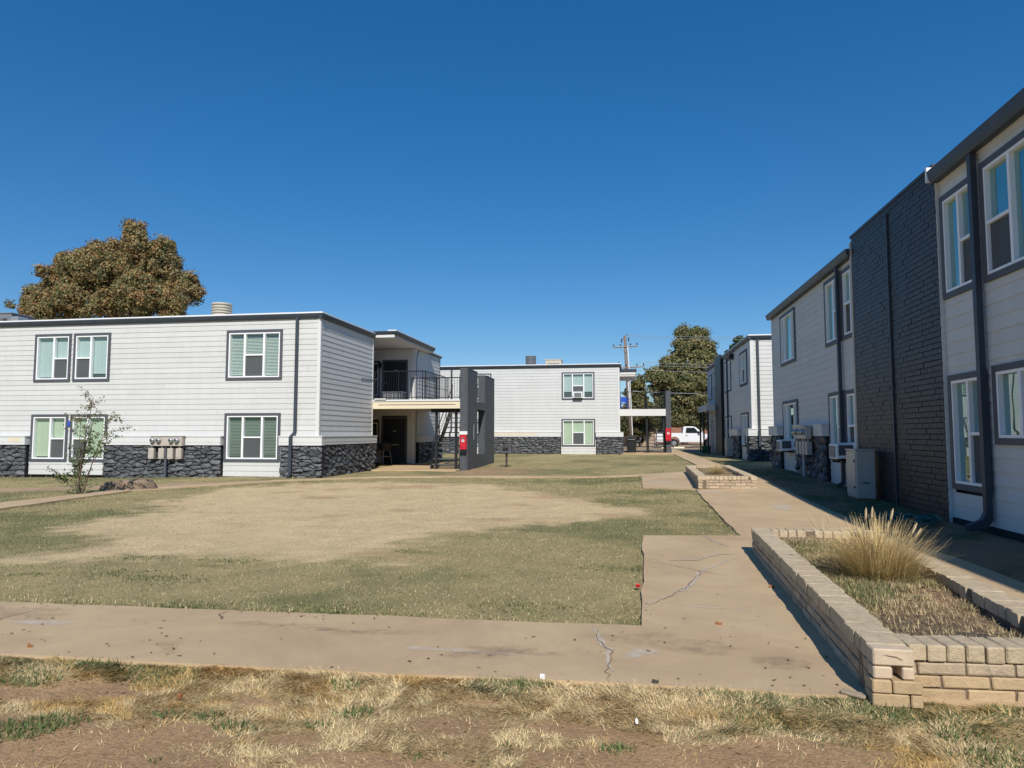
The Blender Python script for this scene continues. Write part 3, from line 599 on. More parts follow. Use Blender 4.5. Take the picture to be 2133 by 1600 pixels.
MB().box(-8.19, -6.76, 28.13, 33.9, 2.5, 2.615).build('steel_channel', 'metal_dark', bal) if False else MB().box(-8.25, -6.78, 28.9, 29.0, 2.42, 2.6).build('steel_channel', 'metal_dark', bal)
railing(bal, (-10.5, 28.06, 0), (-8.28, 28.06, 0), 2.95, 4.15); railing(bal, (-8.28, 28.1, 0), (-8.28, 31.9, 0), 2.95, 4.15, .16, mid=3.55); railing(bal, (-8.85, 28.03, 0), (-6.78, 28.03, 0), 2.95, 3.85)
for x in (-7.85, -7.0): MB().box(x - .05, x + .05, 28.3, 28.4, .02, 2.6).build('steel_post', 'metal_dark', bal)
box_part('railing_sign', 'paper', bal, -10.45, -9.95, 27.9, 27.96, 2.95, 2.99)
staircase('black steel stairs rising behind the brick screen of the left block', -8.1, -6.85, 28.35, 32.1, .02, 2.93)

def screen_wall(label, x0, x1, y0, y1, z0, z1, gaps, group, bmat='pbrick', loc_z=0.0):
    """painted brick screen: thin mortar core plus courses of bricks, too fine to pick apart singly"""
    t = empty('brick_screen', ((x0 + x1) / 2, y0, z0), label, 'brick wall', group); core = MB(); br = MB(); P = []
    if gaps: (ga, gb, low, b0, b1) = gaps; P = [(y0, ga, z0, z1), (gb, y1, z0, z1), (ga, gb, z0, low), (ga, gb, b0, b1)]
    else: P = [(y0, y1, z0, z1)]
    for (a, b, c, d) in P: core.box(x0 + .012, x1 - .012, a + .012, b - .012, c, d - .012)
    core.build('mortar_core', 'mortar', t); rr = random.Random(7)
    for (a, b, c, d) in P:
        z = c; k = 0
        while z < d - .03:
            zt = min(z + .068, d)
            for x, sgn in ((x1, 1), (x0, -1)):
                y = a - (.11 if k % 2 else 0)
                while y < b:
                    p, q = max(y, a), min(y + .212, b); e = rr.uniform(-.003, .003)
                    if q - p > .03: br.box(x - (.02 if sgn > 0 else 0) + (e if sgn > 0 else 0), x + (.02 if sgn < 0 else 0) + (e if sgn < 0 else e), p, q, z, zt)
                    y += .222
            for yy, s in ((a, -1), (b, 1)):
                if (a, b) == P[0][:2] or (len(P) > 1 and (a, b) == P[1][:2]):
                    x = x0 + .022; 
                    for w_ in ((.06, .21) if k % 2 else (.21, .06)):
                        br.box(x, min(x + w_, x1 - .022), yy - (.006 if s < 0 else .02) + rr.uniform(-.003, .003), yy + (.02 if s < 0 else .006), z, zt); x += w_ + .01
            z += .078; k += 1
    tag(br.build('brick_courses', bmat, t), kind='stuff')
    cp = MB(); 
    for (a, b, c, d) in P[:2]: cp.box(x0 - .01, x1 + .01, a - .01, b + .01, d - .01, d + .03)
    cp.build('wall_cap', bmat, t); return t
scr = screen_wall('tall charcoal brick screen with a slot, in front of the left stairs', -6.73, -6.4, 27.9, 33.8, -.05, 4.2, (29.8, 31.5, .58, 2.58, 2.92), 'painted brick screens at the staircases')
box_part('slot_plate', 'steel', scr, -6.4, -6.385, 29.0, 29.1, 1.25, 1.9)
def extinguisher(label, x, y, z0, s=1.0, wht=True):
    t = empty('extinguisher_box', (x, y, z0), label, 'fire extinguisher', 'red fire extinguisher boxes on the screens')
    b = MB(); b.box(x - .14 * s, x + .14 * s, y - .15, y, z0 + .1, z0 + .72 * s); b.build('box', 'red', t, bevel=.02)
    MB().box(x - .1 * s, x + .1 * s, y - .16, y - .151, z0 + .2, z0 + .62 * s).build('front_panel', 'red', t); MB().box(x - .055 * s, x + .055 * s, y - .166, y - .161, z0 + .42 * s, z0 + .52 * s).build('instruction_plate', 'paper', t)
    MB().box(x - .02, x + .02, y - .168, y - .1665, z0 + .44 * s, z0 + .5 * s).build('plate_mark', 'black', t); MB().box(x - .13 * s, x + .13 * s, y - .14, y, z0 - .02, z0 + .095).build('base', 'black', t)
    if wht: MB().box(x - .15 * s, x + .17 * s, y - .16, y, z0 + .725 * s, z0 + .86 * s).build('top_sign', 'paper', t)
    MB().tube([(x - .06, y - .165, z0 + .6 * s), (x - .06, y - .2, z0 + .58 * s), (x + .06, y - .2, z0 + .58 * s), (x + .06, y - .165, z0 + .6 * s)], .012, 5).build('handle', 'steel', t)
extinguisher('red extinguisher box with white top on the tall left screen', -6.56, 27.89, .75)

# ------------------------------------------------------------------ far apartment building
FB = empty('apartment_building', (-10, 44.5, .2), 'white apartment block at the far end of the lawn, facing the camera', 'building')
Ff = Fr((-20, 44.5, 0), (1, 0, 0), (0, -1, 0)); Fg = Fr((-.33, 44.5, 0), (0, 1, 0), (1, 0, 0)); X2 = lambda x: x + 20
wf = MB().box(-20, -.48, 44.65, 54, -.1, 5.8).build('wall', 'sheath', FB)
wn = [(X2(-4.0), X2(-1.89), 3.7, 5.47, 'plain', 'shadeb', .25), (X2(-4.02), X2(-1.87), .71, 2.46, 'plain', 'shade', .02), (X2(-10.75), X2(-8.62), 3.7, 5.47, 'slat', 'shade', .05), (X2(-10.75), X2(-8.62), .71, 2.46, 'slat', 'shade', .05)]
hl = [(a + .03, b - .03, c + .02, d - .02) for a, b, c, d, *_ in wn]
siding(wf, Ff, 0, X2(-.38), 1.62, 5.84, hl); siding(wf, Ff, X2(-4.05), X2(-1.84), .2, 1.62, hl); siding(wf, Ff, X2(-10.78), X2(-8.58), .2, 1.62, hl)
for a, b, c, d, bl, bmn, dr in wn: window(FB, Ff, a, b, c, d, T3, bl, .09, bm=bmn, drop=dr)
wainscot(FB, Ff, 0, X2(-10.8), .05, 1.32, 1.62, 11); wainscot(FB, Ff, X2(-8.55), X2(-4.08), .05, 1.32, 1.62, 12, cream=(X2(-8.5), X2(-5.6))); wainscot(FB, Ff, X2(-1.81), X2(-.12), .05, 1.32, 1.62, 13)
siding(wf, Fg, .08, 4.9, 1.62, 5.84); wainscot(FB, Fg, .03, 5.0, .05, 1.322, 1.622, 14, .3, .2)
MB().box(X2(-.42), X2(-.30), 0, .03, 1.62, 5.83, Ff).build('corner_board', 'white', FB); MB().box(-.028, .09, 0, .031, 1.621, 5.82, Fg).build('corner_board', 'gutter', FB)
rg = MB().box(-20, -.4, 44.55, 54, 5.83, 5.945).build('roof', 'roof', FB); eave(rg, Ff, 0, 19.8, 5.98); eave(rg, Fg, -.128, 9, 5.976); downspout(FB, Ff, X2(-11.3), 5.8, .2, .03, (1.64, .26))
cg = MB().box(-.32, .72, 46.2, 50, 5.3, 5.62).build('canopy', 'soffit', FB); MB().box(-.3, .74, 46.17, 46.198, 5.42, 5.6).build('canopy_fascia', 'white', cg); MB().box(-.32, .8, 46.1, 50.1, 5.621, 5.78).build('canopy_deck', 'gutter', cg)
b2 = MB().box(-.3, 2.62, 46.15, 50.2, 2.75, 3.08).build('balcony', 'soffit', FB); MB().box(-.33, 2.63, 46.0, 46.148, 2.68, 3.12).build('edge_beam', 'white', b2)
railing(b2, (-.28, 46.05, 0), (2.6, 46.05, 0), 3.12, 4.25, .12); railing(b2, (1.4, 46.5, 0), (1.4, 50, 0), 3.12, 4.25, .12); railing(b2, (1.42, 47.2, 0), (2.6, 47.2, 0), 3.12, 4.25, .07, name='mesh_railing')
for x in (1.42, 2.5): MB().box(x - .05, x + .05, 46.2, 46.3, .2, 2.75).build('steel_post', 'metal_dark', b2)
staircase('black steel stairs under the far balcony beside the white pickup', 1.5, 2.58, 46.35, 50.1, .24, 3.08)
screen_wall('slim charcoal brick screen at the end of the far balcony', 2.64, 2.97, 46.0, 48.5, .1, 4.28, None, 'painted brick screens at the staircases')
extinguisher('red extinguisher box on the slim far brick screen', 2.76, 45.985, .95, 1.25, False)
Fh = Fr((-.33, 46.9, 0), (0, 1, 0), (1, 0, 0)); door(FB, Fh, .6, 1.6, 3.1, 5.2, '112')

# ------------------------------------------------------------------ apartment building along the right
RB = empty('apartment_building', (5.5, 13, 0), 'long shaded apartment block close on the right with a charcoal brick panel', 'building')
Fr_ = Fr((5.5, 27.0, 0), (0, -1, 0), (-1, 0, 0)); Y = lambda y: 27.0 - y
wr = MB(); wr.box(5.65, 15, -10, 26.9, -.3, 5.8); wr = wr.build('wall', 'sheath', RB)
rw = [(Y(25.5), Y(23.37), 3.86, 5.62, [(.6, None), (1.5, None), (.6, None)], 'slat', 'shade', 'coated'), (Y(19.97), Y(18.5), 3.86, 5.65, TL, 'plain', 'skyblind', 'coated'), (Y(18.42), Y(17.28), 3.86, 5.62, [(.8, .5), (.6, None)], 'plain', 'skyblind', 'coated'),
      (Y(25.4), Y(23.3), .88, 2.62, [(.6, None), (1.5, None), (.6, None)], 'plain', 'curtain', 'coated'), (Y(19.87), Y(18.5), .82, 2.6, TL, 'slat', 'shade', 'coated'), (Y(18.42), Y(17.28), .82, 2.58, [(.8, .5), (.6, None)], 'plain', 'curtain', 'coated'),
      (Y(12.84), Y(11.66), 3.80, 5.60, TL, 'plain', 'skyblind', 'coated'), (Y(11.46), Y(9.8), 3.80, 5.66, TR, 'plain', 'skyblind', 'coated'), (Y(12.82), Y(11.6), .58, 2.49, TL, 'plain', 'curtain', 'coated'), (Y(11.38), Y(9.6), 1.34, 2.52, [(.7, None), (1.2, None)], 'plain', 'curtain', 'coated')]
hr = [(a + .03, b - .03, c + .02, d - .02) for a, b, c, d, *_ in rw]
siding(wr, Fr_, .02, 9.6, 1.78, 5.86, hr); siding(wr, Fr_, Y(25.52), Y(23.28), .2, 1.78, hr); siding(wr, Fr_, Y(19.95), 9.6, .18, 1.78, hr)
siding(wr, Fr_, 14.12, 26, .10, 5.96, hr, pitch=.21); MB().box(26, 37, -.01, .02, -.1, 5.97, Fr_).build('wall_sheet', 'siding', wr)
for a, b, c, d, cols, bl, bmn, gl in rw: window(RB, Fr_, a, b, c, d, cols, bl, .1, glass=gl, bm=bmn, drop=(.0 if c > 3 else .05))
wainscot(RB, Fr_, .0, Y(25.55), .0, 1.44, 1.78, 21, .3, .2); wainscot(RB, Fr_, Y(23.25), Y(19.98), .0, 1.44, 1.78, 22, .3, .22)
MB().box(.0, .1, 0, .03, 1.78, 5.85, Fr_).build('corner_board', 'white', RB)
rr_ = MB(); rr_.box(5.45, 15, -10, 27.0, 5.861, 5.96); rr_.box(5.46, 15, -10, 12.85, 5.97, 6.1); rr_ = rr_.build('roof', 'roof', RB)
eave(rr_, Fr_, -.1, 9.5, 5.99, out=.2, hgt=.19, flash=False); eave(rr_, Fr_, 14.16, 37, 6.12, out=.22, hgt=.22, flash=False); MB().box(14.1, 14.16, -.2, .23, 5.9, 6.16, Fr_).build('gutter_cap', 'flash', rr_)
downspout(RB, Fr_, Y(18.6), 5.85, .2, .06); d_ = MB(); d_.box(Y(11.56) - .055, Y(11.56) + .055, .06, .15, .32, 5.95, Fr_)
d_.prism([(.06, .32), (.15, .32), (.22, .2), (.42, .12), (.40, .03), (.16, .08), (.06, .2)], Y(11.56) - .055, Y(11.56) + .055, lambda a, z, t: Fr_.p(t, a, z)); d_.build('downspout', 'gutter', RB)
bw = MB().box(9.60, 14.08, -.05, .068, -.1, 6.18, Fr_).build('brick_panel', 'mortar', RB)
rr = random.Random(11); allb = []; k = 0; z = .0
while z < 6.06:
    u = 9.59 - (.15 if k % 2 else 0)
    while u < 14.08:
        a, b = max(u, 9.59), min(u + .292, 14.09)
        if b - a > .04: allb.append((a, b, z, z + .092, rr.uniform(-.004, .005)))
        u += .3
    z += .1; k += 1
allb.sort(key=lambda q: (27.0 - (q[0] + q[1]) / 2) ** 2 + 5.3 ** 2 + ((q[2] - 1.5)) ** 2); cache = {}
for (a, b, z0, z1, e) in allb[:300]:
    L = round(b - a, 3)
    if L not in cache: cache[L] = brick_mesh(L, .092, .05, .005, m='dbrick')
    put(cache[L], 'brick', bw, Fr_.p((a + b) / 2, .085 + e, (z0 + z1) / 2), -R(90))
rest = MB()
for (a, b, z0, z1, e) in allb[300:]: rest.box(a, b, .06, .085 + e, z0, z1, Fr_)
tag(rest.build('brick_courses', 'dbrick', bw), kind='stuff')
sc_ = MB(); u = 9.6
while u < 14.06: sc_.box(u, min(u + .088, 14.08), .03, .094, 6.07, 6.18, Fr_); u += .098
sc_.build('soldier_course', 'dbrick', bw); MB().box(9.55, 14.11, -.3, .115, 6.181, 6.24, Fr_).build('coping', 'gutter', bw)
MB().box(11.84, 11.9, .09, .12, .0, 6.05, Fr_).build('conduit', 'gutter', bw)
rt = MB(); rt.box(14.082, 14.105, -.02, .075, -.1, 6.17, Fr_); z = -.05; k = 0
while z < 6.0: rt.box(14.1, 14.112 + (.004 if k % 2 else 0), -.01, .078 + (.006 if k % 3 else 0), z, z + .088, Fr_); z += .1; k += 1
rt.build('white_return', 'white', bw); MB().box(9.46, 9.57, .02, .1, .15, 6.1, Fr_).build('trim_strip', 'beige', RB)
ft = MB(); ft.box(14.14, 36, -.05, .05, -.2, .095, Fr_); ft.build('footing', 'mortar', RB)

# ------------------------------------------------------------------ apartment building beyond it on the right
QB = empty('apartment_building', (5.75, 33, .25), 'smaller looking apartment block beyond the long right one, sunlit end wall', 'building')
Fe = Fr((5.75, 33, 0), (1, 0, 0), (0, -1, 0)); Fw = Fr((5.75, 50, 0), (0, -1, 0), (-1, 0, 0)); V = lambda y: 50 - y
wq = MB().box(5.9, 16, 33.15, 49.9, -.1, 5.9).build('wall', 'sheath', QB)
qw = [(V(36.0), V(33.85), 3.87, 5.48, T3), (V(35.85), V(33.8), .88, 2.52, T3), (V(41.3), V(40.2), 3.85, 5.6, TL), (V(39.95), V(38.9), 3.85, 5.6, TR), (V(41.2), V(40.2), .9, 2.5, TL), (V(39.95), V(39.0), .9, 2.5, TR), (V(48.9), V(47.3), 3.8, 5.45, TL), (V(46.3), V(44.9), 3.8, 5.45, TR)]
hq = [(a + .03, b - .03, c + .02, d - .02) for a, b, c, d, *_ in qw]
siding(wq, Fe, .06, 10, 1.74, 5.9); wainscot(QB, Fe, -.2, 10, .1, 1.41, 1.74, 31); siding(wq, Fw, .05, 16.92, 1.74, 5.9, hq); siding(wq, Fw, V(35.9), V(33.75), .2, 1.74, hq); siding(wq, Fw, V(50), V(38.8), .2, 1.74, hq)
for i, (a, b, c, d, cols) in enumerate(qw): window(QB, Fw, a, b, c, d, cols, 'plain', .09, glass='coated', bm='skyblind' if c > 3 else 'curtain')
wainscot(QB, Fw, V(38.75), V(35.95), .1, 1.41, 1.742, 32, .3, .22); wainscot(QB, Fw, V(33.7), 16.97, .1, 1.41, 1.743, 33, .3, .22)
MB().box(-.03, .12, 0, .032, 1.74, 5.9, Fe).build('corner_board', 'white', QB); MB().box(16.9, 17.028, 0, .03, 1.741, 5.89, Fw).build('corner_board', 'white', QB)
rq = MB().box(5.7, 16, 33.05, 50, 5.9, 6.0).build('roof', 'roof', QB); eave(rq, Fe, -.12, 10.3, 6.04); eave(rq, Fw, 0, 17.128, 6.036)
downspout(QB, Fe, .3, 5.85, .25, .03, (1.76, .26)); downspout(QB, Fw, V(40.08), 5.85, .3, .03)
qb = MB().box(V(44.6), V(41.8), -.02, .168, .0, 6.12, Fw).build('brick_panel', 'mortar', QB); q_ = MB(); z = .0; k = 0
while z < 6.1:
    u = V(44.6) - (.15 if k % 2 else 0)
    while u < V(41.8): q_.box(max(u, V(44.6)), min(u + .29, V(41.8)), .16, .185, z, z + .092, Fw); u += .3
    z += .1; k += 1
tag(q_.build('brick_courses', 'dbrick', qb), kind='stuff')
pc = MB().box(5.0, 5.74, 44.7, 49.3, 2.95, 3.35).build('porch_canopy', 'white', QB); 
for x, y in ((5.15, 44.9), (5.12, 47), (5.12, 49.1)): MB().box(x - .05, x + .05, y - .05, y + .05, .2, 2.95).build('porch_post', 'metal_dark', pc)
door(QB, Fw, V(47.9), V(46.9), .3, 2.4, '117')
fl = MB(); fl.box(V(38.2) , V(37.9), .03, .1, 5.45, 5.75, Fw); fl.prism([(.1, 5.5), (.1, 5.75), (.42, 5.68), (.42, 5.46)], V(38.25), V(37.85), lambda a, z_, t: Fw.p(t, a, z_)); fl.build('floodlight', 'black', QB)

# ------------------------------------------------------------------ roof machines
def condenser(label, x, y, z, r, hgt, m, n=9):
    t = empty('air_conditioner', (x, y, z), label, 'condenser', 'round fan condensers on the roofs'); MB().lathe([(r * .92, 0), (r * .92, hgt)], (x, y, z), 24).build('core', 'greymetal' if m == 'greymetal' else 'tanmetal', t, smooth=False)
    for k in range(n):
        zz = z + .03 + (hgt - .1) * k / n; MB().lathe([(r * .90, zz - z + .0), (r * 1.0, zz - z), (r * 1.03, zz - z + .03), (r * .97, zz - z + .06), (r * .9, zz - z + .06)], (x, y, z), 24).build('louver', m, t, smooth=True)
    MB().lathe([(r * 1.02, hgt - .06), (r * 1.04, hgt - .02), (r * .98, hgt + .02), (r * .5, hgt + .035)], (x, y, z), 24).build('fan_guard', m, t, smooth=True)
condenser('tan ribbed round condenser on the left block roof', -16.4, 26, 5.75, .4, 1.1, 'tanmetal'); condenser('dark grey round condenser on the far block roof', -6.35, 47, 5.95, .36, .88, 'greymetal')
def boxunit(label, x0, x1, y0, y1, z0, z1, m, slots):
    t = empty('rooftop_unit', ((x0 + x1) / 2, y0, z0), label, 'rooftop unit'); MB().box(x0, x1, y0, y1, z0, z1).build('cabinet', m, t, bevel=.03)
    for i in range(slots): u = x0 + .14 + (x1 - x0 - .28) * (i + .15) / slots; MB().box(u, u + (x1 - x0 - .28) / slots * .7, y0 - .01, y0 + .02, z0 + .25, z1 - .22).build('slot', 'coal', t)
    MB().box(x0 - .03, x1 + .03, y0 - .03, y1 + .03, z1, z1 + .06).build('lid', m, t, bevel=.02)
boxunit('cream slotted rooftop unit beside the dark condenser', -5.35, -4.25, 47, 48.1, 5.95, 6.55, 'tanmetal', 7); boxunit('grey boxy rooftop unit at the far left roof edge', -30.2, -28.45, 28, 29.3, 5.75, 7.15, 'greymetal', 4)
MB_ = MB().box(-28.38, -27.98, 27.9, 28.5, 5.75, 7.0).build('vent_box', 'steel', None, bevel=.03); tag(MB_, 'small pale vent box beside the grey rooftop unit', 'vent')
vb = MB(); vb.lathe([(.35, 0), (.4, .25), (.28, .3)], (8.6, 36, 6.0), 14); tag(vb.build('roof_vent', 'greymetal', None), 'low dark roof vent on the block beyond the right one', 'vent')

# ------------------------------------------------------------------ meters, cabinets and window units
def meters(label, F, u, z, d, n=4, m='beige'):
    t = empty('meter_bank', F.p(u, d, 0), label, 'electric meters', 'electric meter banks on the walls')
    MB().box(u, u + 1.25, d, d + .16, z, z + .34, F).build('meter_panel', m, t, bevel=.01); MB().box(u - .02, u + 1.27, d - .01, d + .19, z + .342, z + .36, F).build('rain_hood', m, t)
    for i, uu in enumerate((.12, .36, .85, 1.07)[:n]):
        q = F.p(u + uu, d + .16, z + .2); ax = F.N; b = MB(); P = [q + ax * s for s in (0, .03, .1, .13)]
        for a, bb, r0, r1 in ((0, 1, .1, .1), (1, 2, .085, .08), (2, 3, .08, .045)): b.tube([P[a], P[bb]], r0, 14, r1)
        mo = b.build('meter', 'steel', t); MB().box(u + uu - .03, u + uu + .03, d + .291, d + .296, z + .18, z + .24, F).build('dial', 'black', mo)
    for uu in (-.1, .3, .65, .98): bx_ = MB().box(u + uu, u + uu + .22, d - .02, d + .12, z - .46, z - .08, F).build('breaker_box', m, t, bevel=.01); MB().tube([F.p(u + uu + .11, d + .05, z - .08), F.p(u + uu + .11, d + .05, z)], .035, 8).build('conduit', m, bx_); MB().box(u + uu + .02, u + uu + .2, d + .121, d + .127, z - .4, z - .14, F).build('box_door', m, bx_)
    MB().tube([F.p(u + .56, d + .06, z), F.p(u + .56, d + .06, -.05)], .045, 8).build('riser_pipe', m if m != 'beige' else 'casing', t); return t
meters('beige four meter bank on the stone base of the left block', Fa, X(-16.75), 1.07, .26); meters('grey meter bank in shade on the right block wall', Fr_, Y(22.1), 1.36, .26, 4, 'cabinet')
def cabinet(label, x0, x1, y0, y1, z0, z1):
    t = empty('utility_cabinet', ((x0 + x1) / 2, y0, z0), label, 'utility cabinet', 'grey utility cabinets by the right blocks'); MB().box(x0, x1, y0, y1, z0 + .14, z1).build('body', 'cabinet', t, bevel=.012)
    MB().box(x0 + .03, x1 - .01, y0 + .03, y1 - .03, z0, z0 + .14).build('base', 'rust', t); MB().box(x0 - .02, x1, y0 - .02, y1 + .02, z1, z1 + .03).build('lid', 'cabinet', t); dr = MB().box(x0 - .018, x0, y0 + .03, y1 - .03, z0 + .2, z1 - .04).build('cabinet_door', 'cabinet', t)
    for zz in (z0 + .35, z1 - .25): MB().box(x0 - .035, x0 - .018, y0 + .05, y0 + .09, zz, zz + .05).build('latch', 'black', dr)
    MB().box(x0 + .12, x1 - .12, y0 - .006, y0, z0 + .45, z0 + .5).build('vent_slots', 'greymetal', t)
cabinet('tall pale utility cabinet in front of the charcoal brick panel', 4.90, 5.28, 15.95, 16.6, gzf(5.1, 16.2) - .12, 1.14); cabinet('pale utility cabinet by the wall of the smaller right block', 5.25, 5.6, 37.6, 38.3, .2, 1.25)
def window_ac(label, F, u, z, w_=.55, hgt=.36, d=.34, tilt=.0):
    t = empty('window_air_conditioner', F.p(u, 0, z), label, 'air conditioner', 'window air conditioners'); b = MB(); b.prism([(-.1, z), (d, z - .04), (d, z + hgt - .06), (-.1, z + hgt)], u, u + w_, lambda a, zz, q: F.p(q, a, zz)); b.build('housing', 'vinyl', t, bevel=.012)
    MB().box(u + .07, u + w_ - .07, d, d + .012, z + .0, z + hgt - .1, F).build('coil_grille', 'greymetal', t)
    for uu in (-.005, w_ + .0): MB().box(u + uu, u + uu + .006, .08, d - .05, z + .05, z + hgt - .08, F).build('side_louver', 'casing', t)
    MB().box(u + .05, u + w_ - .05, .0, d - .04, z - .075, z - .045, F).build('support', 'black', t)
window_ac('white window unit in the upper far block window', Ff, X2(-3.25), 3.83, .6, .4, .3); window_ac('white window unit in the far lower window of the right block', Fr_, Y(24.75), .97, .62, .38, .42); window_ac('white window unit by the pale utility cabinet', Fr_, Y(18.45), .93, .62, .38, .46)

# ------------------------------------------------------------------ brick planters
def planter(label, P, zt, courses, z_base, seed, bl=.262, hb=.064, pitch=.073, rl=.105, broken=False):
    """P: outer corners front-left, front-right, back-right, back-left"""
    rr = random.Random(seed); t = empty('brick_planter', (P[0][0], P[0][1], z_base), label, 'planter', 'brick planters in the walkway'); th = .21; hcap = .098; zc = zt - hcap; cache = {}
    def me(L, H, D, m, k=3, rag=.0035):
        key = (round(L, 3), H, D, m, rr.randrange(k))
        if key not in cache: cache[key] = brick_mesh(L, H, D, .003 if m == 'cap' and L > .1 else .007, m=m, seed=len(cache) + seed * 100, rag=rag)
        return cache[key]
    n = 4; cen = Vector((sum(p[0] for p in P) / 4, sum(p[1] for p in P) / 4, 0)); core = MB(); inn = []
    for i in range(n):
        a, b = Vector((*P[i], 0)), Vector((*P[(i + 1) % n], 0)); d = (b - a).normalized(); nin = Vector((-d.y, d.x, 0))
        if nin.dot(cen - a) < 0: nin = -nin
        L = (b - a).length; rz = math.atan2(d.y, d.x); 
        if Vector((-math.sin(rz), math.cos(rz), 0)).dot(nin) < 0: rz += math.pi
        q = [a + nin * .014 + d * .014, b + nin * .014 - d * .014, b + nin * (th - .014) - d * .014, a + nin * (th - .014) + d * .014]
        core.add([Vector((p.x, p.y, z)) for z in (z_base - .25, zt - .012) for p in q], [(0, 3, 2, 1), (4, 5, 6, 7), (0, 1, 5, 4), (1, 2, 6, 5), (2, 3, 7, 6), (3, 0, 4, 7)])
        for c in range(courses):
            z = zc - pitch * (c + .5); s = (-.5 * bl if c % 2 else 0)
            while s < L:
                s0, s1 = max(s, 0.0), min(s + bl - .01, L)
                if s1 - s0 > .03:
                    m_ = 'pale'
                    if i == 0 and c >= 1 and broken: m_ = 'tanbrick'
                    p = a + d * ((s0 + s1) / 2) + nin * rr.uniform(-.004, .004); o = put(me(s1 - s0, hb, .09, m_), 'brick', t, (p.x, p.y, z), rz)
                s += bl
        s = 0.0 if i % 2 else th
        Le = L if i % 2 else L - th
        while s < Le - .03:
            s1 = min(s + rl - (.009 if i % 2 == 0 else .0015), Le); m_ = 'cap'
            p = a + d * ((s + s1) / 2) - nin * rr.uniform(.002, .016)
            o = put(me(s1 - s, hcap - .008, th + rr.choice((0, .01)), m_, 4, .003), 'cap_brick', t, (p.x, p.y, zc + hcap / 2 + rr.uniform(-.0025, .0025)), rz + rr.uniform(-.008, .008)); s += rl
    core.build('mortar_core', 'grout', t)
    I = []
    for (x, y), sx, sy in zip(P, (1, -1, -1, 1), (1, 1, -1, -1)): I.append((x + sx * (th - .02), y + sy * (th - .02)))
    # soil: a fine uneven sheet between the walls
    nu, nv = 40, 120; U, Vv = np.meshgrid(np.linspace(0, 1, nu), np.linspace(0, 1, nv)); I_ = np.array(I)
    xy = (I_[0] * (1 - U)[..., None] + I_[1] * U[..., None]) * (1 - Vv)[..., None] + (I_[3] * (1 - U)[..., None] + I_[2] * U[..., None]) * Vv[..., None]
    x, y = xy[..., 0], xy[..., 1]; nn = fbm(x * 2.5, y * 2.5, 61); zz = zt - .12 + (nn - .5) * .10 + (fbm(x * 14, y * 14, 62) - .5) * .035 + .03 * np.sin(np.pi * U)
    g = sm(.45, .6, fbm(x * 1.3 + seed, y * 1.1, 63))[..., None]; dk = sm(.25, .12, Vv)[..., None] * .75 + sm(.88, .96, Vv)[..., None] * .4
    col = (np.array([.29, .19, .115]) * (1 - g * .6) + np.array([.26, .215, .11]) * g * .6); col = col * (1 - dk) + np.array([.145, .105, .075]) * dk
    ix = np.arange(nu * nv).reshape(nv, nu); f = np.stack([ix[:-1, :-1], ix[:-1, 1:], ix[1:, 1:], ix[1:, :-1]], -1).reshape(-1, 4)
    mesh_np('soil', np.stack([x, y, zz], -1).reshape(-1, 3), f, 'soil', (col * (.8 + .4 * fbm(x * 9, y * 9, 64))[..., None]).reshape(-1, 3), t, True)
    return t, I, zt - .12
p1, I1, zs1 = planter('long near brick planter with dry fountain grass and broken front corner', PL1, .312, 3, -.02, 1, broken=True)
z2 = gzf(2.5, 18.2); p2, I2, zs2 = planter('smaller looking brick planter further along the walkway', PL2, z2 + .32, 3, z2, 2)
# the repaired front corner of the near planter: paler bricks set out from the wall end, with a hole
for (x0, x1, z0, z1) in ((1.35, 1.565, .214, .305), (1.35, 1.45, .142, .208), (1.50, 1.565, .142, .208)): MB().box(x0, x1, 4.225, 4.33, z0, z1).build('brick', 'newbrick', p1, bevel=.008)
for (x0, x1) in ((1.34, 1.44), (1.447, 1.60)): MB().box(x0, x1, 4.215, 4.34, .068, .138).build('brick', 'tanbrick', p1, bevel=.006)
for (x0, x1) in ((1.34, 1.53), (1.538, 1.60)): MB().box(x0, x1, 4.218, 4.34, -.005, .063).build('brick', 'tanbrick', p1, bevel=.006)
MB().add([(1.4, 4.224, .275), (1.43, 4.224, .265), (1.47, 4.224, .26), (1.5, 4.224, .246), (1.502, 4.224, .252), (1.47, 4.224, .268), (1.43, 4.224, .273)], [(0, 1, 2, 3, 4, 5, 6)]).build('crack', 'crack', p1)
MB().box(1.46, 3.1, 4.26, 4.5, -.2, -.015).build('footing', 'tanbrick', p1, bevel=.01)
box_ = MB().box(0, .13, 0, .06, 0, .018).build('broken_tile', 'wood', None, bevel=.004); box_.location = (1.2, 4.33, .016); box_.rotation_euler = (0, .06, -.5); tag(box_, 'small loose wooden chip at the near planter corner', 'debris')
lg = MB().tube([(2.0, 4.86, zs1 + .03), (2.14, 4.83, zs1 + .035), (2.24, 4.8, zs1 + .03)], .035, 9, .03).build('charred_log', 'coal', None, smooth=False); tag(lg, 'short charred log on the soil at the near end of planter', 'log')

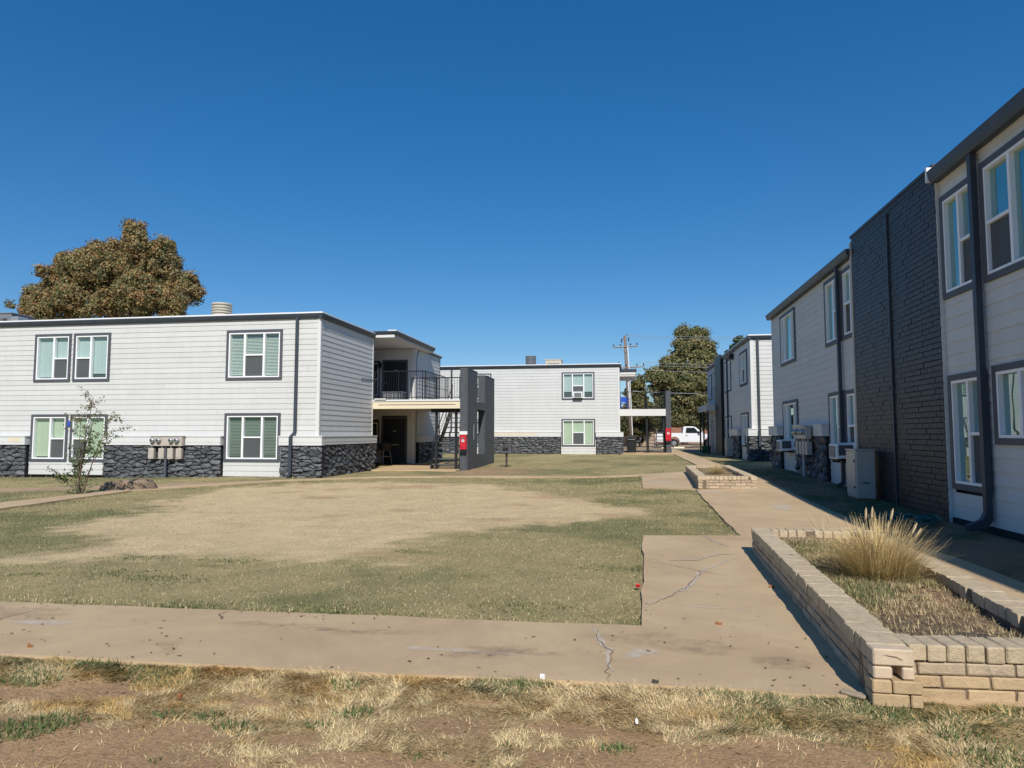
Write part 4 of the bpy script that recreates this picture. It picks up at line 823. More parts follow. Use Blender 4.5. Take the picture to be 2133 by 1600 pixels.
# ------------------------------------------------------------------ grass
def blades(x, y, z, L, wd, ang, lean, col, bend=.0):
    """one triangle per blade"""
    n = len(x); dx, dy = np.cos(ang), np.sin(ang); px, py = -dy, dx
    b = np.stack([x, y, z], -1); w_ = np.stack([px * wd, py * wd, np.zeros(n)], -1); t = b + np.stack([dx * np.sin(lean) * L, dy * np.sin(lean) * L, np.cos(lean) * L], -1)
    v = np.stack([b - w_, b + w_, t], 1).reshape(-1, 3); return v, np.arange(3 * n).reshape(n, 3), np.repeat(col, 3, 0)
def concrete_mask(x, y, e=.0):
    m = np.zeros(x.shape, bool)
    for P in CONC + [PL1, PL2]: m |= dist_poly(x, y, P) < e
    return m
def scatter(name, n, x0, x1, y0, y1, fn, near=True, label=None, cat=None, mat_dir=False, conc=False):
    x = rng.uniform(x0, x1, n)
    if near: t = rng.uniform(0, 1, n); y = y0 * (y1 / y0) ** t
    else: y = rng.uniform(y0, y1, n)
    k, L, wd, lean, col = fn(x, y); k = k if conc else k & ~concrete_mask(x, y, -.02); x, y, L, wd, lean, col = x[k], y[k], L[k], wd[k], lean[k], col[k]
    z = gz(x, y) - .012 + (fbm(x * 3, y * 3, 50) - .5) * .03 + (fbm(x * .5, y * .5, 51) - .5) * .04
    ang = fbm(x * 3.5, y * 3.5, 88, 3) * 14 + rng.normal(0, .8, len(x)) if mat_dir else rng.uniform(0, 6.283, len(x))
    if conc: z = np.maximum(z, gz(x, y) + .016 * concrete_mask(x, y, 0) - 9 * ~concrete_mask(x, y, 0)) + .006
    v, f, c = blades(x, y, z - .004, L, wd, ang, lean, np.clip(col, .01, .9)); return tag(mesh_np(name, v, f, 'blade', c), label, cat, kind='stuff')
LAWNW = [(-5.77, 7.76, 0.40), (-4.58, 7.70, 0.35), (-4.81, 6.63, 0.50), (-5.57, 6.84, 0.40), (-4.71, 7.31, 0.20), (-2.74, 8.61, 0.30), (-6.35, 6.63, 0.30), (-3.76, 5.71, 0.40), (-2.49, 5.80, 0.50), (-0.14, 8.06, 0.50), (-0.86, 6.15, 0.50)]
def lawn_fn(x, y):
    n = len(x); t = tanmask(x, y); g = greenmask(x, y); inside = dist_poly(x, y, LAWN) < .05; dens = (1 - .62 * t); k = inside & (rng.uniform(0, 1, n) < dens); straw = rng.uniform(0, 1, n) < (.42 - .38 * g + t * .7)
    edge = sm(.35, 0, np.minimum(np.abs(y - 5.55), 9)); L = rng.uniform(.012, .034, n) * (1 - .3 * t) * (1 + .4 * g + .9 * edge); wd = rng.uniform(.0022, .0042, n) * np.clip(y / 8, 1, 2.6)
    col = np.where(straw[:, None], np.array([.66, .52, .30]), np.array([.235, .24, .10])) * rng.uniform(.5, 1.35, (n, 1)); return k, L, wd, rng.uniform(.5, 1.5, n), col
scatter('lawn_grass', 400000, -15, 1.9, 5.45, 24.2, lawn_fn)
WEED = [(350, 1497, .10), (430, 1500, .12), (492, 1520, .15), (1290, 1573, .12), (1765, 1470, .16), (720, 1440, .15), (735, 1493, .14), (320, 1590, .05), (40, 1525, .3), (110, 1510, .22), (60, 1420, .25), (230, 1385, .3), (865, 1585, .05), (2110, 1590, .3), (2000, 1540, .2), (1105, 1440, .18), (1500, 1462, .18), (660, 1515, .10), (1060, 1560, .05), (1850, 1500, .2)]
cy_, sy_, cp_, sp_ = math.cos(YAW), math.sin(YAW), math.cos(PITCH), math.sin(PITCH)
def ray_ground(px, py, z=0.0):
    a, b = (px - 1066.5) / F_PX, (800 - py) / F_PX; fw = Vector((-sy_ * cp_, cy_ * cp_, sp_)); rt = Vector((cy_, sy_, 0)); up = rt.cross(fw); r = fw + rt * a + up * b; t = (z - 1.5) / r.z; return r.x * t, r.y * t
WEED = [(*ray_ground(a, b, -.05), r) for a, b, r in WEED]
def weedd(x, y):
    d = np.full(x.shape, 9.0)
    for a, b, r in WEED: d = np.minimum(d, np.hypot(x - a, (y - b) * 1.6) / r)
    return d
def clover_fn(x, y):
    n = len(x); d = np.full(n, 9.0)
    for a, b, r in LAWNW: d = np.minimum(d, np.hypot((x - a) * .8, (y - b) * 1.7) / r)
    k = rng.uniform(0, 1, n) < sm(1.0, .3, d + (fbm(x * 6, y * 6, 44) - .5) * 1.2) * .8; return k, rng.uniform(.015, .035, n), rng.uniform(.004, .008, n), rng.uniform(.4, 1.4, n), np.array([.13, .155, .065]) * rng.uniform(.5, 1.4, (n, 1))
scatter('lawn_clover', 90000, -7.2, .3, 5.5, 9.4, clover_fn)
def fore_fn(x, y):
    n = len(x); d = dirtmask(x, y); cl = fbm(x * 4, y * 7, 81); k = (rng.uniform(0, 1, n) < (1 - .95 * d) * (.42 + .75 * sm(.36, .6, cl))); edge = sm(3.75, 4.2, y); L = rng.uniform(.015, .07, n) * (.8 + .3 * edge)
    gold = (rng.uniform(0, 1, n) < sm(.52, .7, fbm(x * 1.6, y * 3, 83)))[:, None]; col = np.where(gold, np.array([.64, .43, .17]), np.array([.78, .60, .33])) * rng.uniform(.4, 1.3, (n, 1))
    gr = (rng.uniform(0, 1, n) < .55 * sm(.55, .68, fbm(x * 1.3 + 5, y * 2.4, 85)))[:, None]; col = np.where(gr, np.array([.17, .19, .075]) * rng.uniform(.6, 1.2, (n, 1)), col); return k, L, rng.uniform(.0018, .0038, n), rng.uniform(1.0, 1.56, n), col
scatter('dry_grass', 620000, -5.2, 3.6, 2.75, 4.36, fore_fn, mat_dir=True)
def litter_fn(x, y):
    n = len(x); return rng.uniform(0, 1, n) < sm(.42, .62, fbm(x * .9, y * .9, 66)) * .8 + .15, rng.uniform(.012, .04, n), rng.uniform(.005, .013, n) * np.clip(y / 9, 1, 2), rng.uniform(1.35, 1.57, n), np.array([.20, .125, .065]) * rng.uniform(.35, 1.5, (n, 1))
scatter('leaf_litter', 3000, -14, 3.7, 3.2, 24, litter_fn, conc=True)
def weed_fn(x, y):
    n = len(x); d = weedd(x, y); k = rng.uniform(0, 1, n) < sm(1.0, .45, d); col = np.array([.11, .16, .065]) * rng.uniform(.55, 1.45, (n, 1)) + np.array([.05, .03, .0]) * rng.uniform(0, 1, (n, 1)); return k, rng.uniform(.02, .055, n), rng.uniform(.003, .006, n), rng.uniform(.1, 1.2, n), col
scatter('green_weeds', 120000, -6.5, 4.0, 2.4, 4.3, weed_fn)
def far_fn(x, y):
    n = len(x); g = greenmask(x * 1.5, y * 1.5); ok = (dist_poly(x, y, [(-5.5, 25.2), (2.7, 25.2), (2.8, 43), (-6, 43.5), (-12, 44)]) < 0) | ((x > 3.9) & (x < 5.3) & (y < 33)) | ((x < -6.9) & (dist_poly(x, y, PATHU) > .2) & (y > 12.5) & (y < 22.5) & (dist_poly(x, y, LAWN) > .4)); k = ok & (rng.uniform(0, 1, n) < .85)
    green = rng.uniform(0, 1, n) < (.2 + .5 * g); col = np.where(green[:, None], np.array([.155, .18, .075]), np.array([.48, .385, .21])) * rng.uniform(.55, 1.4, (n, 1)); hug = np.exp(-((y - 22.5) / .25) ** 2) * (x < -10); return k, rng.uniform(.02, .05, n) * (1 + 2.2 * hug), rng.uniform(.006, .011, n), rng.uniform(.2, 1.3, n), col
scatter('far_lawn_grass', 70000, -24, 5.3, 12.6, 43.8, far_fn)
def planter_turf(I, z, n, seed, gmin, gmax):
    r_ = np.random.default_rng(seed); U, V_ = r_.uniform(.02, .98, n), r_.uniform(.02, .98, n); I_ = np.array(I); xy = (I_[0] * (1 - U)[:, None] + I_[1] * U[:, None]) * (1 - V_)[:, None] + (I_[3] * (1 - U)[:, None] + I_[2] * U[:, None]) * V_[:, None]
    x, y = xy[:, 0], xy[:, 1]; g = sm(gmin, gmin + .12, V_) * sm(gmax, gmax - .12, V_) * sm(.3, .5, fbm(x * 2, y * 2, 91)); k = r_.uniform(0, 1, n) < (.10 + .9 * g); x, y, g, V_ = x[k], y[k], g[k], V_[k]; m = len(x)
    col = np.where((r_.uniform(0, 1, m) < .55 * g)[:, None], np.array([.16, .20, .075]), np.array([.58, .45, .25])) * r_.uniform(.4, 1.3, (m, 1)); v, f, c = blades(x, y, z + .012 + (fbm(x * 2.5, y * 2.5, 61) - .5) * .1 + (fbm(x * 14, y * 14, 62) - .5) * .035 + .03 * np.sin(np.pi * U[k]), r_.uniform(.025, .06, m), r_.uniform(.0018, .0035, m), r_.uniform(0, 6.28, m), r_.uniform(.4, 1.5, m), col); return v, f, c
v, f, c = planter_turf(I1, zs1, 90000, 5, .16, .95); tag(mesh_np('planter_grass', v, f, 'blade', c), kind='stuff'); v, f, c = planter_turf(I2, zs2, 5000, 6, .3, .9); tag(mesh_np('planter_grass', v, f, 'blade', c), kind='stuff')
def fountain(label, x, y, z, n, R0, H, seed, heads):
    t = empty('fountain_grass', (x, y, z), label, 'ornamental grass', 'fountain grass clumps in the planters'); r_ = np.random.default_rng(seed); k = 5; a = r_.uniform(0, 6.283, n); rb = np.abs(r_.normal(0, .11, n)) * R0 / .5; L = H * r_.uniform(.55, 1.12, n); ln = np.clip(np.abs(r_.normal(.72, .36, n)), .03, 1.5); bend = r_.uniform(.05, .5, n); wd = r_.uniform(.0022, .004, n) * max(1, R0 / .5)
    a2 = a + r_.normal(0, .35, n); P = []; pos = np.stack([x + np.cos(a) * rb, y + np.sin(a) * rb, np.full(n, z)], -1)
    for i in range(k + 1):
        P.append(pos.copy()); l_ = ln + bend * (i / k) ** 1.5; pos = pos + np.stack([np.cos(a2) * np.sin(l_), np.sin(a2) * np.sin(l_), np.cos(l_)], -1) * (L / k)[:, None]
    V_ = []; Cc = []; base = np.array([.24, .22, .085]); tip = np.array([.72, .545, .27]); vr = r_.uniform(.7, 1.2, (n, 1)); 
    for i in range(k + 1):
        s = np.stack([-np.sin(a2), np.cos(a2), np.zeros(n)], -1) * (wd * (1 - .85 * i / k))[:, None]; w_ = min(1, i / k * 1.5 + .05); q = (base * (1 - w_) + tip * w_) * vr; V_ += [P[i] - s, P[i] + s]; Cc += [q, q]
    V_ = np.stack(V_, 1).reshape(-1, 3); Cc = np.stack(Cc, 1).reshape(-1, 3); b = (np.arange(n) * 2 * (k + 1))[:, None]; f = np.concatenate([b + np.array([2 * i, 2 * i + 1, 2 * i + 3, 2 * i + 2]) for i in range(k)], 0)
    mesh_np('blades', V_, f, 'blade', Cc, t)
    for (dx, dy, hh, lx, ly) in heads:
        b0 = Vector((x, y, z)); tp = Vector((x + dx, y + dy, z + hh)); dr = (tp - b0).normalized(); st = MB().tube([b0, b0.lerp(tp, .5) + Vector((0, 0, .03)), tp], .0025, 4).build('stem', 'seed', t); q = MB(); ax = Vector((lx, ly, 1)).normalized(); Pp = [tp + ax * s for s in (0, .02, .06, .09, .115)]
        for i, (r0, r1) in enumerate(((.003, .009), (.009, .0105), (.0105, .008), (.008, .002))): q.tube([Pp[i], Pp[i + 1]], r0, 7, r1)
        q.build('seed_head', 'seed', t)
fountain('big dry fountain grass clump in the near planter', 2.22, 6.75, zs1 + .0, 2600, .55, .56, 3, [(-.05, .1, .52, .05, 0), (0, .1, .53, .1, 0), (.16, .1, .52, .25, 0), (.08, -.05, .42, .1, 0), (.28, -.05, .42, .5, .1), (.36, .1, .36, .6, 0), (-.36, .1, .47, -.3, 0), (-.5, .1, .46, -.5, 0), (-.12, -.05, .4, 0, 0)])
fountain('small dry grass tuft in the further planter', 2.6, 20.5, zs2, 380, .35, .5, 8, [])

# ------------------------------------------------------------------ trees and shrubs
def leaf_cloud(pos, nrm, size, col, r_):
    n = len(pos); q = nrm + r_.normal(0, .8, (n, 3)); q /= np.linalg.norm(q, axis=1)[:, None] + 1e-9; t = np.cross(q, r_.normal(0, 1, (n, 3))); t /= np.linalg.norm(t, axis=1)[:, None] + 1e-9; b = np.cross(q, t); s = size[:, None]
    v = np.stack([pos - t * s, pos + b * s * .62, pos + t * s, pos - b * s * .62], 1).reshape(-1, 3); return v, np.arange(4 * n).reshape(n, 4), np.repeat(col, 4, 0)
def tree(label, base, ells, nl, ls, pal, trunk_r, trunk_h, seed, clump=.9, group=None, ncl=26):
    """ells: crown lobes (x, y, z, rx, ry, rz); leaves sit in clumps over and inside the lobes, so the outline stays uneven and gaps stay open"""
    r_ = np.random.default_rng(seed); t = empty('tree', base, label, 'tree', group); vol = np.array([e[3] * e[5] for e in ells]); nmain = max(1, len(ells) // 8); cc = []; nn = []; pc = []
    for e, w_ in zip(ells, vol / vol.sum()):
        m = max(3, int(ncl * nmain * w_)); d = r_.normal(0, 1, (m, 3)); d[:, 2] = d[:, 2] * .9 + .15; d /= np.linalg.norm(d, axis=1)[:, None]; rad = r_.uniform(.62, 1.02, (m, 1)); cc.append(np.array(e[:3]) + d * rad * np.array(e[3:])); nn.append(d); pc.append(r_.choice(len(pal), m))
    cc = np.concatenate(cc); nn = np.concatenate(nn); pc = np.concatenate(pc); m = len(cc); per = nl // m; ci = np.repeat(np.arange(m), per); n = len(ci); d = r_.normal(0, 1, (n, 3)); d /= np.linalg.norm(d, axis=1)[:, None]; cr = (clump * r_.uniform(.3, 1.2, m))[ci][:, None]; rad = r_.uniform(0.35, 1, (n, 1)) ** .6
    pos = cc[ci] + d * rad * cr * np.array([1, 1, .8]); col = np.array(pal)[pc][ci] * r_.uniform(.7, 1.25, (n, 1)) * r_.uniform(.8, 1.2, (m, 1))[ci]; mixc = r_.uniform(0, 1, n) < .2; col[mixc] = np.array(pal)[r_.choice(len(pal), mixc.sum())] * r_.uniform(.6, 1.3, (mixc.sum(), 1))
    v, f, c = leaf_cloud(pos, d + nn[ci] * .6, ls * r_.uniform(.6, 1.3, n), col, r_); mesh_np('crown', v, f, 'leaf', c, t)
    b = MB(); B = Vector(base); top = B + Vector((0, 0, trunk_h)); b.tube([B - Vector((0, 0, .2)), B + Vector((.05, 0, trunk_h * .4)), top], trunk_r, 10, trunk_r * .6)
    for e in ells[:nmain * 2: max(1, nmain // 5)]: E = Vector(e[:3]); b.tube([top - Vector((0, 0, trunk_h * .25)), top.lerp(E, .5) + Vector((0, 0, .3)), E], trunk_r * .38, 6, .03)
    b.build('trunk', 'bark', t, smooth=True)
AUT = [(.27, .225, .10), (.32, .23, .10), (.22, .20, .09), (.36, .25, .11), (.17, .18, .08), (.34, .195, .085), (.29, .25, .13)]
def lobes(Yd, L, rz=.75, sh=.22):
    o = []
    for px, py, a, b in L:
        x, y, k = (px - 1066.5) / F_PX, (800 - py) / F_PX, 0; fw = Vector((-sy_ * cp_, cy_ * cp_, sp_)); rt = Vector((cy_, sy_, 0)); up = rt.cross(fw); r = fw + rt * x + up * y; t = Yd / r.y; a -= sh * F_PX / t; b -= sh * F_PX / t; a, b = max(a, 3), max(b, 3); o.append((r.x * t, Yd + ((px * 7 + py * 3) % 11 - 5) * .25, 1.5 + r.z * t, a * t / F_PX, a * t / F_PX * rz, b * t / F_PX))
    q = random.Random(len(L)); big = list(o)
    for e in big:
        if e[3] < .55: continue
        for k in range(9):
            d = Vector((q.gauss(0, 1), q.gauss(0, 1) - .3, q.gauss(0, 1) + .5)).normalized(); f = q.uniform(.22, .36); o.append((e[0] + d.x * e[3] * .98, e[1] + d.y * e[4] * .98, e[2] + d.z * e[5] * .98, e[3] * f, e[4] * f, e[5] * f * 1.25))
    return o
tree('large brown and green autumn tree behind the left block', (-35.5, 45, 0), lobes(45, [(303, 518, 30, 46), (312, 500, 18, 26), (335, 555, 42, 50), (275, 560, 48, 52), (230, 560, 42, 45), (185, 570, 42, 45), (152, 560, 34, 40), (120, 595, 42, 42), (80, 605, 34, 38), (70, 635, 38, 36), (360, 600, 44, 42), (375, 640, 32, 34), (320, 625, 56, 48), (250, 625, 60, 50), (180, 630, 58, 46), (120, 645, 50, 36), (200, 600, 50, 40), (290, 590, 60, 50), (28, 640, 12, 14), (45, 645, 16, 16), (394, 600, 12, 16), (104, 572, 18, 18), (52, 600, 14, 16), (340, 520, 20, 22), (325, 498, 12, 14), (250, 520, 16, 14), (152, 524, 12, 12), (398, 648, 14, 12), (235, 533, 14, 14), (248, 545, 42, 40), (215, 548, 40, 38), (262, 528, 26, 26), (180, 540, 24, 24), (60, 625, 30, 28)]), 260000, .085, AUT, .45, 6.0, 21, .5, ncl=190)
tree('tall olive green tree behind the white pickup', (6.6, 80, .2), lobes(80, [(1425, 702, 18, 20), (1455, 705, 18, 20), (1437, 728, 36, 26), (1478, 728, 12, 18), (1468, 752, 28, 26), (1430, 760, 52, 32), (1398, 768, 30, 24), (1368, 790, 26, 16), (1410, 795, 60, 30), (1460, 800, 36, 28), (1385, 815, 30, 20), (1430, 840, 50, 26), (1395, 845, 30, 22), (1465, 845, 34, 28), (1410, 872, 34, 18), (1450, 876, 36, 18), (1352, 776, 8, 8)]), 130000, .125, [(.20, .205, .09), (.27, .24, .11), (.16, .18, .08), (.30, .25, .11), (.13, .15, .07)], .4, 5.0, 22, .65, 'trees behind the far block', ncl=150)
tree('small yellow green tree seen through the far balcony', (1.5, 72, .2), lobes(72, [(1326, 800, 14, 18), (1322, 825, 20, 20), (1330, 850, 24, 24), (1312, 870, 22, 22), (1335, 885, 24, 20)]), 16000, .16, [(.19, .17, .06), (.15, .15, .055), (.12, .13, .05)], .16, 3.5, 23, .6, 'trees behind the far block', ncl=36)
tree('dark leafy bush behind the far stairs', (3.0, 68, .2), lobes(68, [(1320, 900, 22, 20), (1350, 890, 22, 20), (1378, 880, 20, 22), (1340, 870, 22, 16), (1305, 890, 16, 20)]), 14000, .15, [(.075, .09, .035), (.10, .105, .045), (.13, .11, .05)], .12, 1.8, 24, .5, 'trees behind the far block', ncl=30)
tree('small green tree top above the right hand roofs', (15.5, 62, .2), lobes(62, [(1540, 710, 11, 13), (1533, 728, 16, 12), (1528, 745, 20, 16), (1524, 765, 22, 18)]), 9000, .15, [(.05, .085, .03), (.07, .10, .04)], .15, 5.0, 25, .5, 'trees behind the far block', ncl=30)
# young crape myrtle
t = empty('young_tree', (-13.6, 15.6, 0), 'slender young shrub tree with sparse leaves in front of the left block', 'tree'); r_ = np.random.default_rng(31); B = Vector((-13.6, 15.6, -.05)); tips = []; b = MB(); rr = random.Random(5)
for (dx, dz, r0) in ((.75, 1.95, .016), (.35, 2.2, .018), (.5, 2.45, .016), (.1, 1.5, .012), (-.12, 1.0, .012), (-.25, .8, .01), (.95, 1.55, .012), (.15, 2.0, .013), (-.35, .5, .008)):
    e = B + Vector((dx, rr.uniform(-.3, .3), dz)); s = B + Vector((rr.uniform(-.1, .12), rr.uniform(-.06, .06), 0)); md = s.lerp(e, .5) + Vector((-.06, 0, .06)); b.tube([s, md, e], r0, 6, .005)
    for k in range(11):
        f0 = rr.uniform(.45, 1); q = (s.lerp(md, f0 * 2) if f0 < .5 else md.lerp(e, f0 * 2 - 1)); w_ = q + Vector((rr.uniform(-.32, .36), rr.uniform(-.25, .25), rr.uniform(.0, .28))); b.tube([q, q.lerp(w_, .5) + Vector((0, 0, .03)), w_], .005, 4, .002); tips += [(q, w_)] * 2
b.tube([B + Vector((.8, 0, 1.6)), B + Vector((1.05, .02, 1.68)), B + Vector((1.4, .02, 1.7))], .005, 4, .002); tips += [(B + Vector((.9, 0, 1.65)), B + Vector((1.4, .02, 1.7)))] * 3
b.build('stems', 'bark', t); pos = []; 
for q, w_ in tips:
    for k in range(11): pos.append(q.lerp(w_, r_.uniform(.2, 1.05)) + Vector(r_.normal(0, .035, 3)))
for k in range(260): pos.append(B + Vector((r_.normal(0, .17), r_.normal(0, .14), abs(r_.normal(.3, .22)))))
pos = np.array([tuple(p) for p in pos]); n = len(pos); hi = sm(1.2, 2.3, pos[:, 2])[:, None]; col = (np.array([.13, .17, .07]) * (1 - hi * .6) + np.array([.22, .14, .075]) * hi * .7) * r_.uniform(.5, 1.4, (n, 1)); v, f, c = leaf_cloud(pos, np.tile([0, -.4, .6], (n, 1)), r_.uniform(.018, .036, n), col, r_); mesh_np('leaves', v, f, 'leaf', c, t)
# stump
b = MB(); rr = random.Random(9); n = 22; rings = []
for j, (zz, k) in enumerate(((-.1, 1.1), (.04, 1.02), (.13, .96), (.2, .9), (.22, .7), (.17, .4))):
    for i in range(n): a = 2 * math.pi * i / n; q = k * (1 + .10 * math.sin(3 * a + 1) + rr.uniform(-.06, .06)); b.v.append((-13.5 + .72 * q * math.cos(a), 17.2 + .5 * q * math.sin(a), zz + rr.uniform(-.025, .03) + (.04 * math.cos(a) if j > 2 else 0)))
for j in range(5): b.f += [(j * n + i, j * n + (i + 1) % n, (j + 1) * n + (i + 1) % n, (j + 1) * n + i) for i in range(n)]
b.f.append(tuple(5 * n + i for i in range(n))); tag(b.build('tree_stump', 'stumpw', None, smooth=True), 'broad low rotten tree stump by the left path', 'stump')

# ------------------------------------------------------------------ things about the place
t = empty('park_grill', (-5.22, 30.5, 0), 'grey pedestal grill on a post beside the tall left screen', 'grill'); b = MB(); b.tube([(-5.22, 30.5, -.1), (-5.22, 30.5, .66)], .045, 10); b.build('post', 'coal', t)
b = MB(); b.box(-5.48, -4.98, 30.3, 30.32, .66, .97); b.box(-5.48, -5.46, 30.321, 30.75, .66, .97); b.box(-5.0, -4.98, 30.321, 30.75, .66, .97); b.box(-5.46, -5.0, 30.321, 30.75, .66, .68); b.box(-5.46, -5.0, 30.73, 30.75, .681, .97); b.build('firebox', 'casing', t); MB().box(-5.36, -5.1, 30.285, 30.299, .76, .9).build('front_plate', 'metal_dark', t)
g_ = MB()
for i in range(8): g_.box(-5.45 + i * .06, -5.435 + i * .06, 30.25, 30.72, .955, .967)
g_.build('grate', 'metal_dark', t)
t = empty('barbecue_grill', (-11.2, 31.45, .05), 'small brown lidded barbecue in the shade under the left balcony', 'grill'); MB().lathe([(.05, .62), (.22, .66), (.30, .78), (.30, .86)], (-11.2, 31.45, .05), 14).build('bowl', 'coal', t, smooth=True); MB().lathe([(.31, .865), (.30, .95), (.2, 1.06), (.05, 1.1)], (-11.2, 31.45, .05), 14).build('lid', 'coal', t, smooth=True)
for a in (.5, 2.6, 4.7): MB().tube([(-11.2 + .2 * math.cos(a), 31.45 + .2 * math.sin(a), .75), (-11.2 + .33 * math.cos(a), 31.45 + .33 * math.sin(a), .03)], .016, 6).build('leg', 'steel', t)
MB().box(-11.47, -10.93, 31.2, 31.7, .42, .45).build('shelf', 'wood', t); MB().box(-10.88, -10.56, 31.3, 31.6, .98, 1.01).build('side_shelf', 'wood', t)
# far balcony clutter
t = empty('plastic_chair', (-.05, 46.9, 3.08), 'blue plastic chair on the far balcony', 'chair')
for x in (-.26, .16):
    for y, z1 in ((46.75, 3.5), (47.15, 4.0)): MB().box(x, x + .045, y, y + .045, 3.08, z1).build('leg', 'blue', t)
MB().box(-.26, .205, 46.72, 47.2, 3.5, 3.54).build('seat', 'blue', t); MB().box(-.21, .155, 47.16, 47.19, 3.62, 3.98).build('backrest', 'blue', t); MB().box(-.28, -.235, 46.74, 47.19, 3.7, 3.73).build('armrest', 'blue', t); MB().box(.18, .225, 46.74, 47.19, 3.7, 3.73).build('armrest', 'blue', t)
b = MB().tube([(.36, 46.6, 3.08), (.3, 46.62, 4.3), (.22, 46.65, 5.45)], .035, 8).build('white_pole', 'vinyl', None); tag(b, 'leaning white pole on the far balcony behind the blue chair', 'pole')
t = empty('barbecue_grill', (.5, 47.2, .25), 'black gas barbecue under the far balcony', 'grill'); MB().box(.12, .72, 46.9, 47.4, .35, 1.05).build('cabinet', 'black', t, bevel=.02); b = MB(); b.prism([(46.88, 1.05), (47.42, 1.05), (47.42, 1.25), (47.3, 1.42), (47.0, 1.42), (46.88, 1.25)], .1, .74, lambda a, z_, q: Vector((q, a, z_))); b.build('lid', 'black', t); MB().box(.18, .66, 46.84, 46.87, 1.12, 1.15).build('handle', 'steel', t); MB().box(.745, 1.0, 46.95, 47.35, 1.0, 1.04).build('side_shelf', 'greymetal', t)
for x in (.16, .66): MB().lathe([(.07, -.03), (.07, .03)], (x, 46.95, .3), 10, 'x').build('wheel', 'rubber', t)
t = empty('kettle_grill', (1.0, 47.6, .25), 'round black kettle grill beside the gas barbecue', 'grill'); MB().lathe([(.06, .6), (.22, .68), (.28, .85), (.22, 1.02), (.05, 1.1)], (1.02, 47.6, .25), 14).build('kettle', 'black', t, smooth=True)
for a in (.5, 2.6, 4.7): MB().tube([(1.02 + .15 * math.cos(a), 47.6 + .15 * math.sin(a), .95), (1.02 + .28 * math.cos(a), 47.6 + .28 * math.sin(a), .25)], .014, 5).build('leg', 'steel', t)
b = MB(); b.lathe([(.26, 0), (.3, .42), (.32, .44), (.30, .46), (.27, .44), (.2, .1)], (5.22, 46.6, .26), 14); tag(b.build('tub', 'green', None, smooth=True), 'green plastic tub at the foot of the right porch posts', 'tub')
h_ = MB(); pts = []
for i in range(150): a = i * .24; r = .34 + .16 * math.sin(i * .37) + .05 * math.sin(i * 1.3); pts.append((4.55 + r * 1.35 * math.cos(a), 12.6 + r * 1.0 * math.sin(a), gzf(4.5, 12.6) + .03 + .0006 * i + .015 * math.sin(i * .9)))
tag(h_.tube(pts, .014, 6).build('garden_hose', 'hose', None, smooth=True), 'coiled teal garden hose in the shade below the brick panel', 'hose')
def scrap(name, label, px, py, m, w_, d, rz, z=-.04):
    x, y = ray_ground(px, py, z); b = MB(); rr = random.Random(px); n = 7; L = []
    for i in range(n): a = 2 * math.pi * i / n; q = rr.uniform(.7, 1.1); L.append((w_ * q * math.cos(a), d * q * math.sin(a)))
    b.add([Vector((p, q, rr.uniform(0, .02))) for p, q in L] + [Vector((p * .9, q * .9, -.012)) for p, q in L], [tuple(range(n)), tuple(range(2 * n - 1, n - 1, -1))] + [(i, (i + 1) % n, n + (i + 1) % n, n + i) for i in range(n)]); o = b.build(name, m, None); o.location = (x, y, gzf(x, y) + .02); o.rotation_euler = (0, 0, rz); tag(o, label, 'litter')
scrap('paper_scrap', 'white paper scrap in the straw near the bottom edge', 1327, 1515, 'paper', .010, .007, .3); scrap('paper_scrap', 'crumpled white wrapper at the walkway edge', 1130, 1432, 'paper', .018, .007, .2); scrap('red_wrapper', 'red wrapper at the lawn edge by the walkway', 1329, 1224, 'red', .03, .03, 0, 0); scrap('dead_leaf', 'dark curled leaf on the straw at lower left', 375, 1462, 'rust', .008, .02, -.5); scrap('dead_leaf', 'brown leaf lying on the near walkway', 1498, 1299, 'rust', .03, .02, 0, .02); scrap('dead_leaf', 'brown leaf on the walkway edge above the straw', 1365, 1427, 'coal', .02, .015, 0, .0); scrap('dead_leaf', 'dark bark chip on the walkway at far left', 62, 1346, 'rust', .02, .01, .3, .02); scrap('dead_leaf', 'brown leaf beside the near planter shadow', 1607, 1222, 'rust', .035, .02, .4, .02)
tape = MB().box(-20.445, -20.36, 22.745, 22.755, 1.78, 1.98).build('blue_tape', 'blue', None); tag(tape, 'patch of blue tape between the lower left windows', 'tape')

t = empty('storage_crate', (-10.0, 29.2, 2.93), 'grey storage crate behind the left balcony railing', 'crate'); b = MB()
b.box(-10.45, -9.55, 28.9, 28.93, 2.95, 3.3); b.box(-10.45, -9.55, 29.37, 29.4, 2.95, 3.3); b.box(-10.45, -10.42, 28.931, 29.369, 2.95, 3.3); b.box(-9.58, -9.55, 28.931, 29.369, 2.95, 3.3); b.box(-10.42, -9.58, 28.931, 29.369, 2.95, 2.98); b.build('body', 'casing', t)
for i in range(5): MB().box(-10.4 + i * .17, -10.3 + i * .17, 28.885, 28.899, 3.0, 3.25).build('rib', 'greymetal', t)
MB().box(-10.48, -9.52, 28.87, 29.43, 3.301, 3.34).build('lid', 'greymetal', t, bevel=.01)
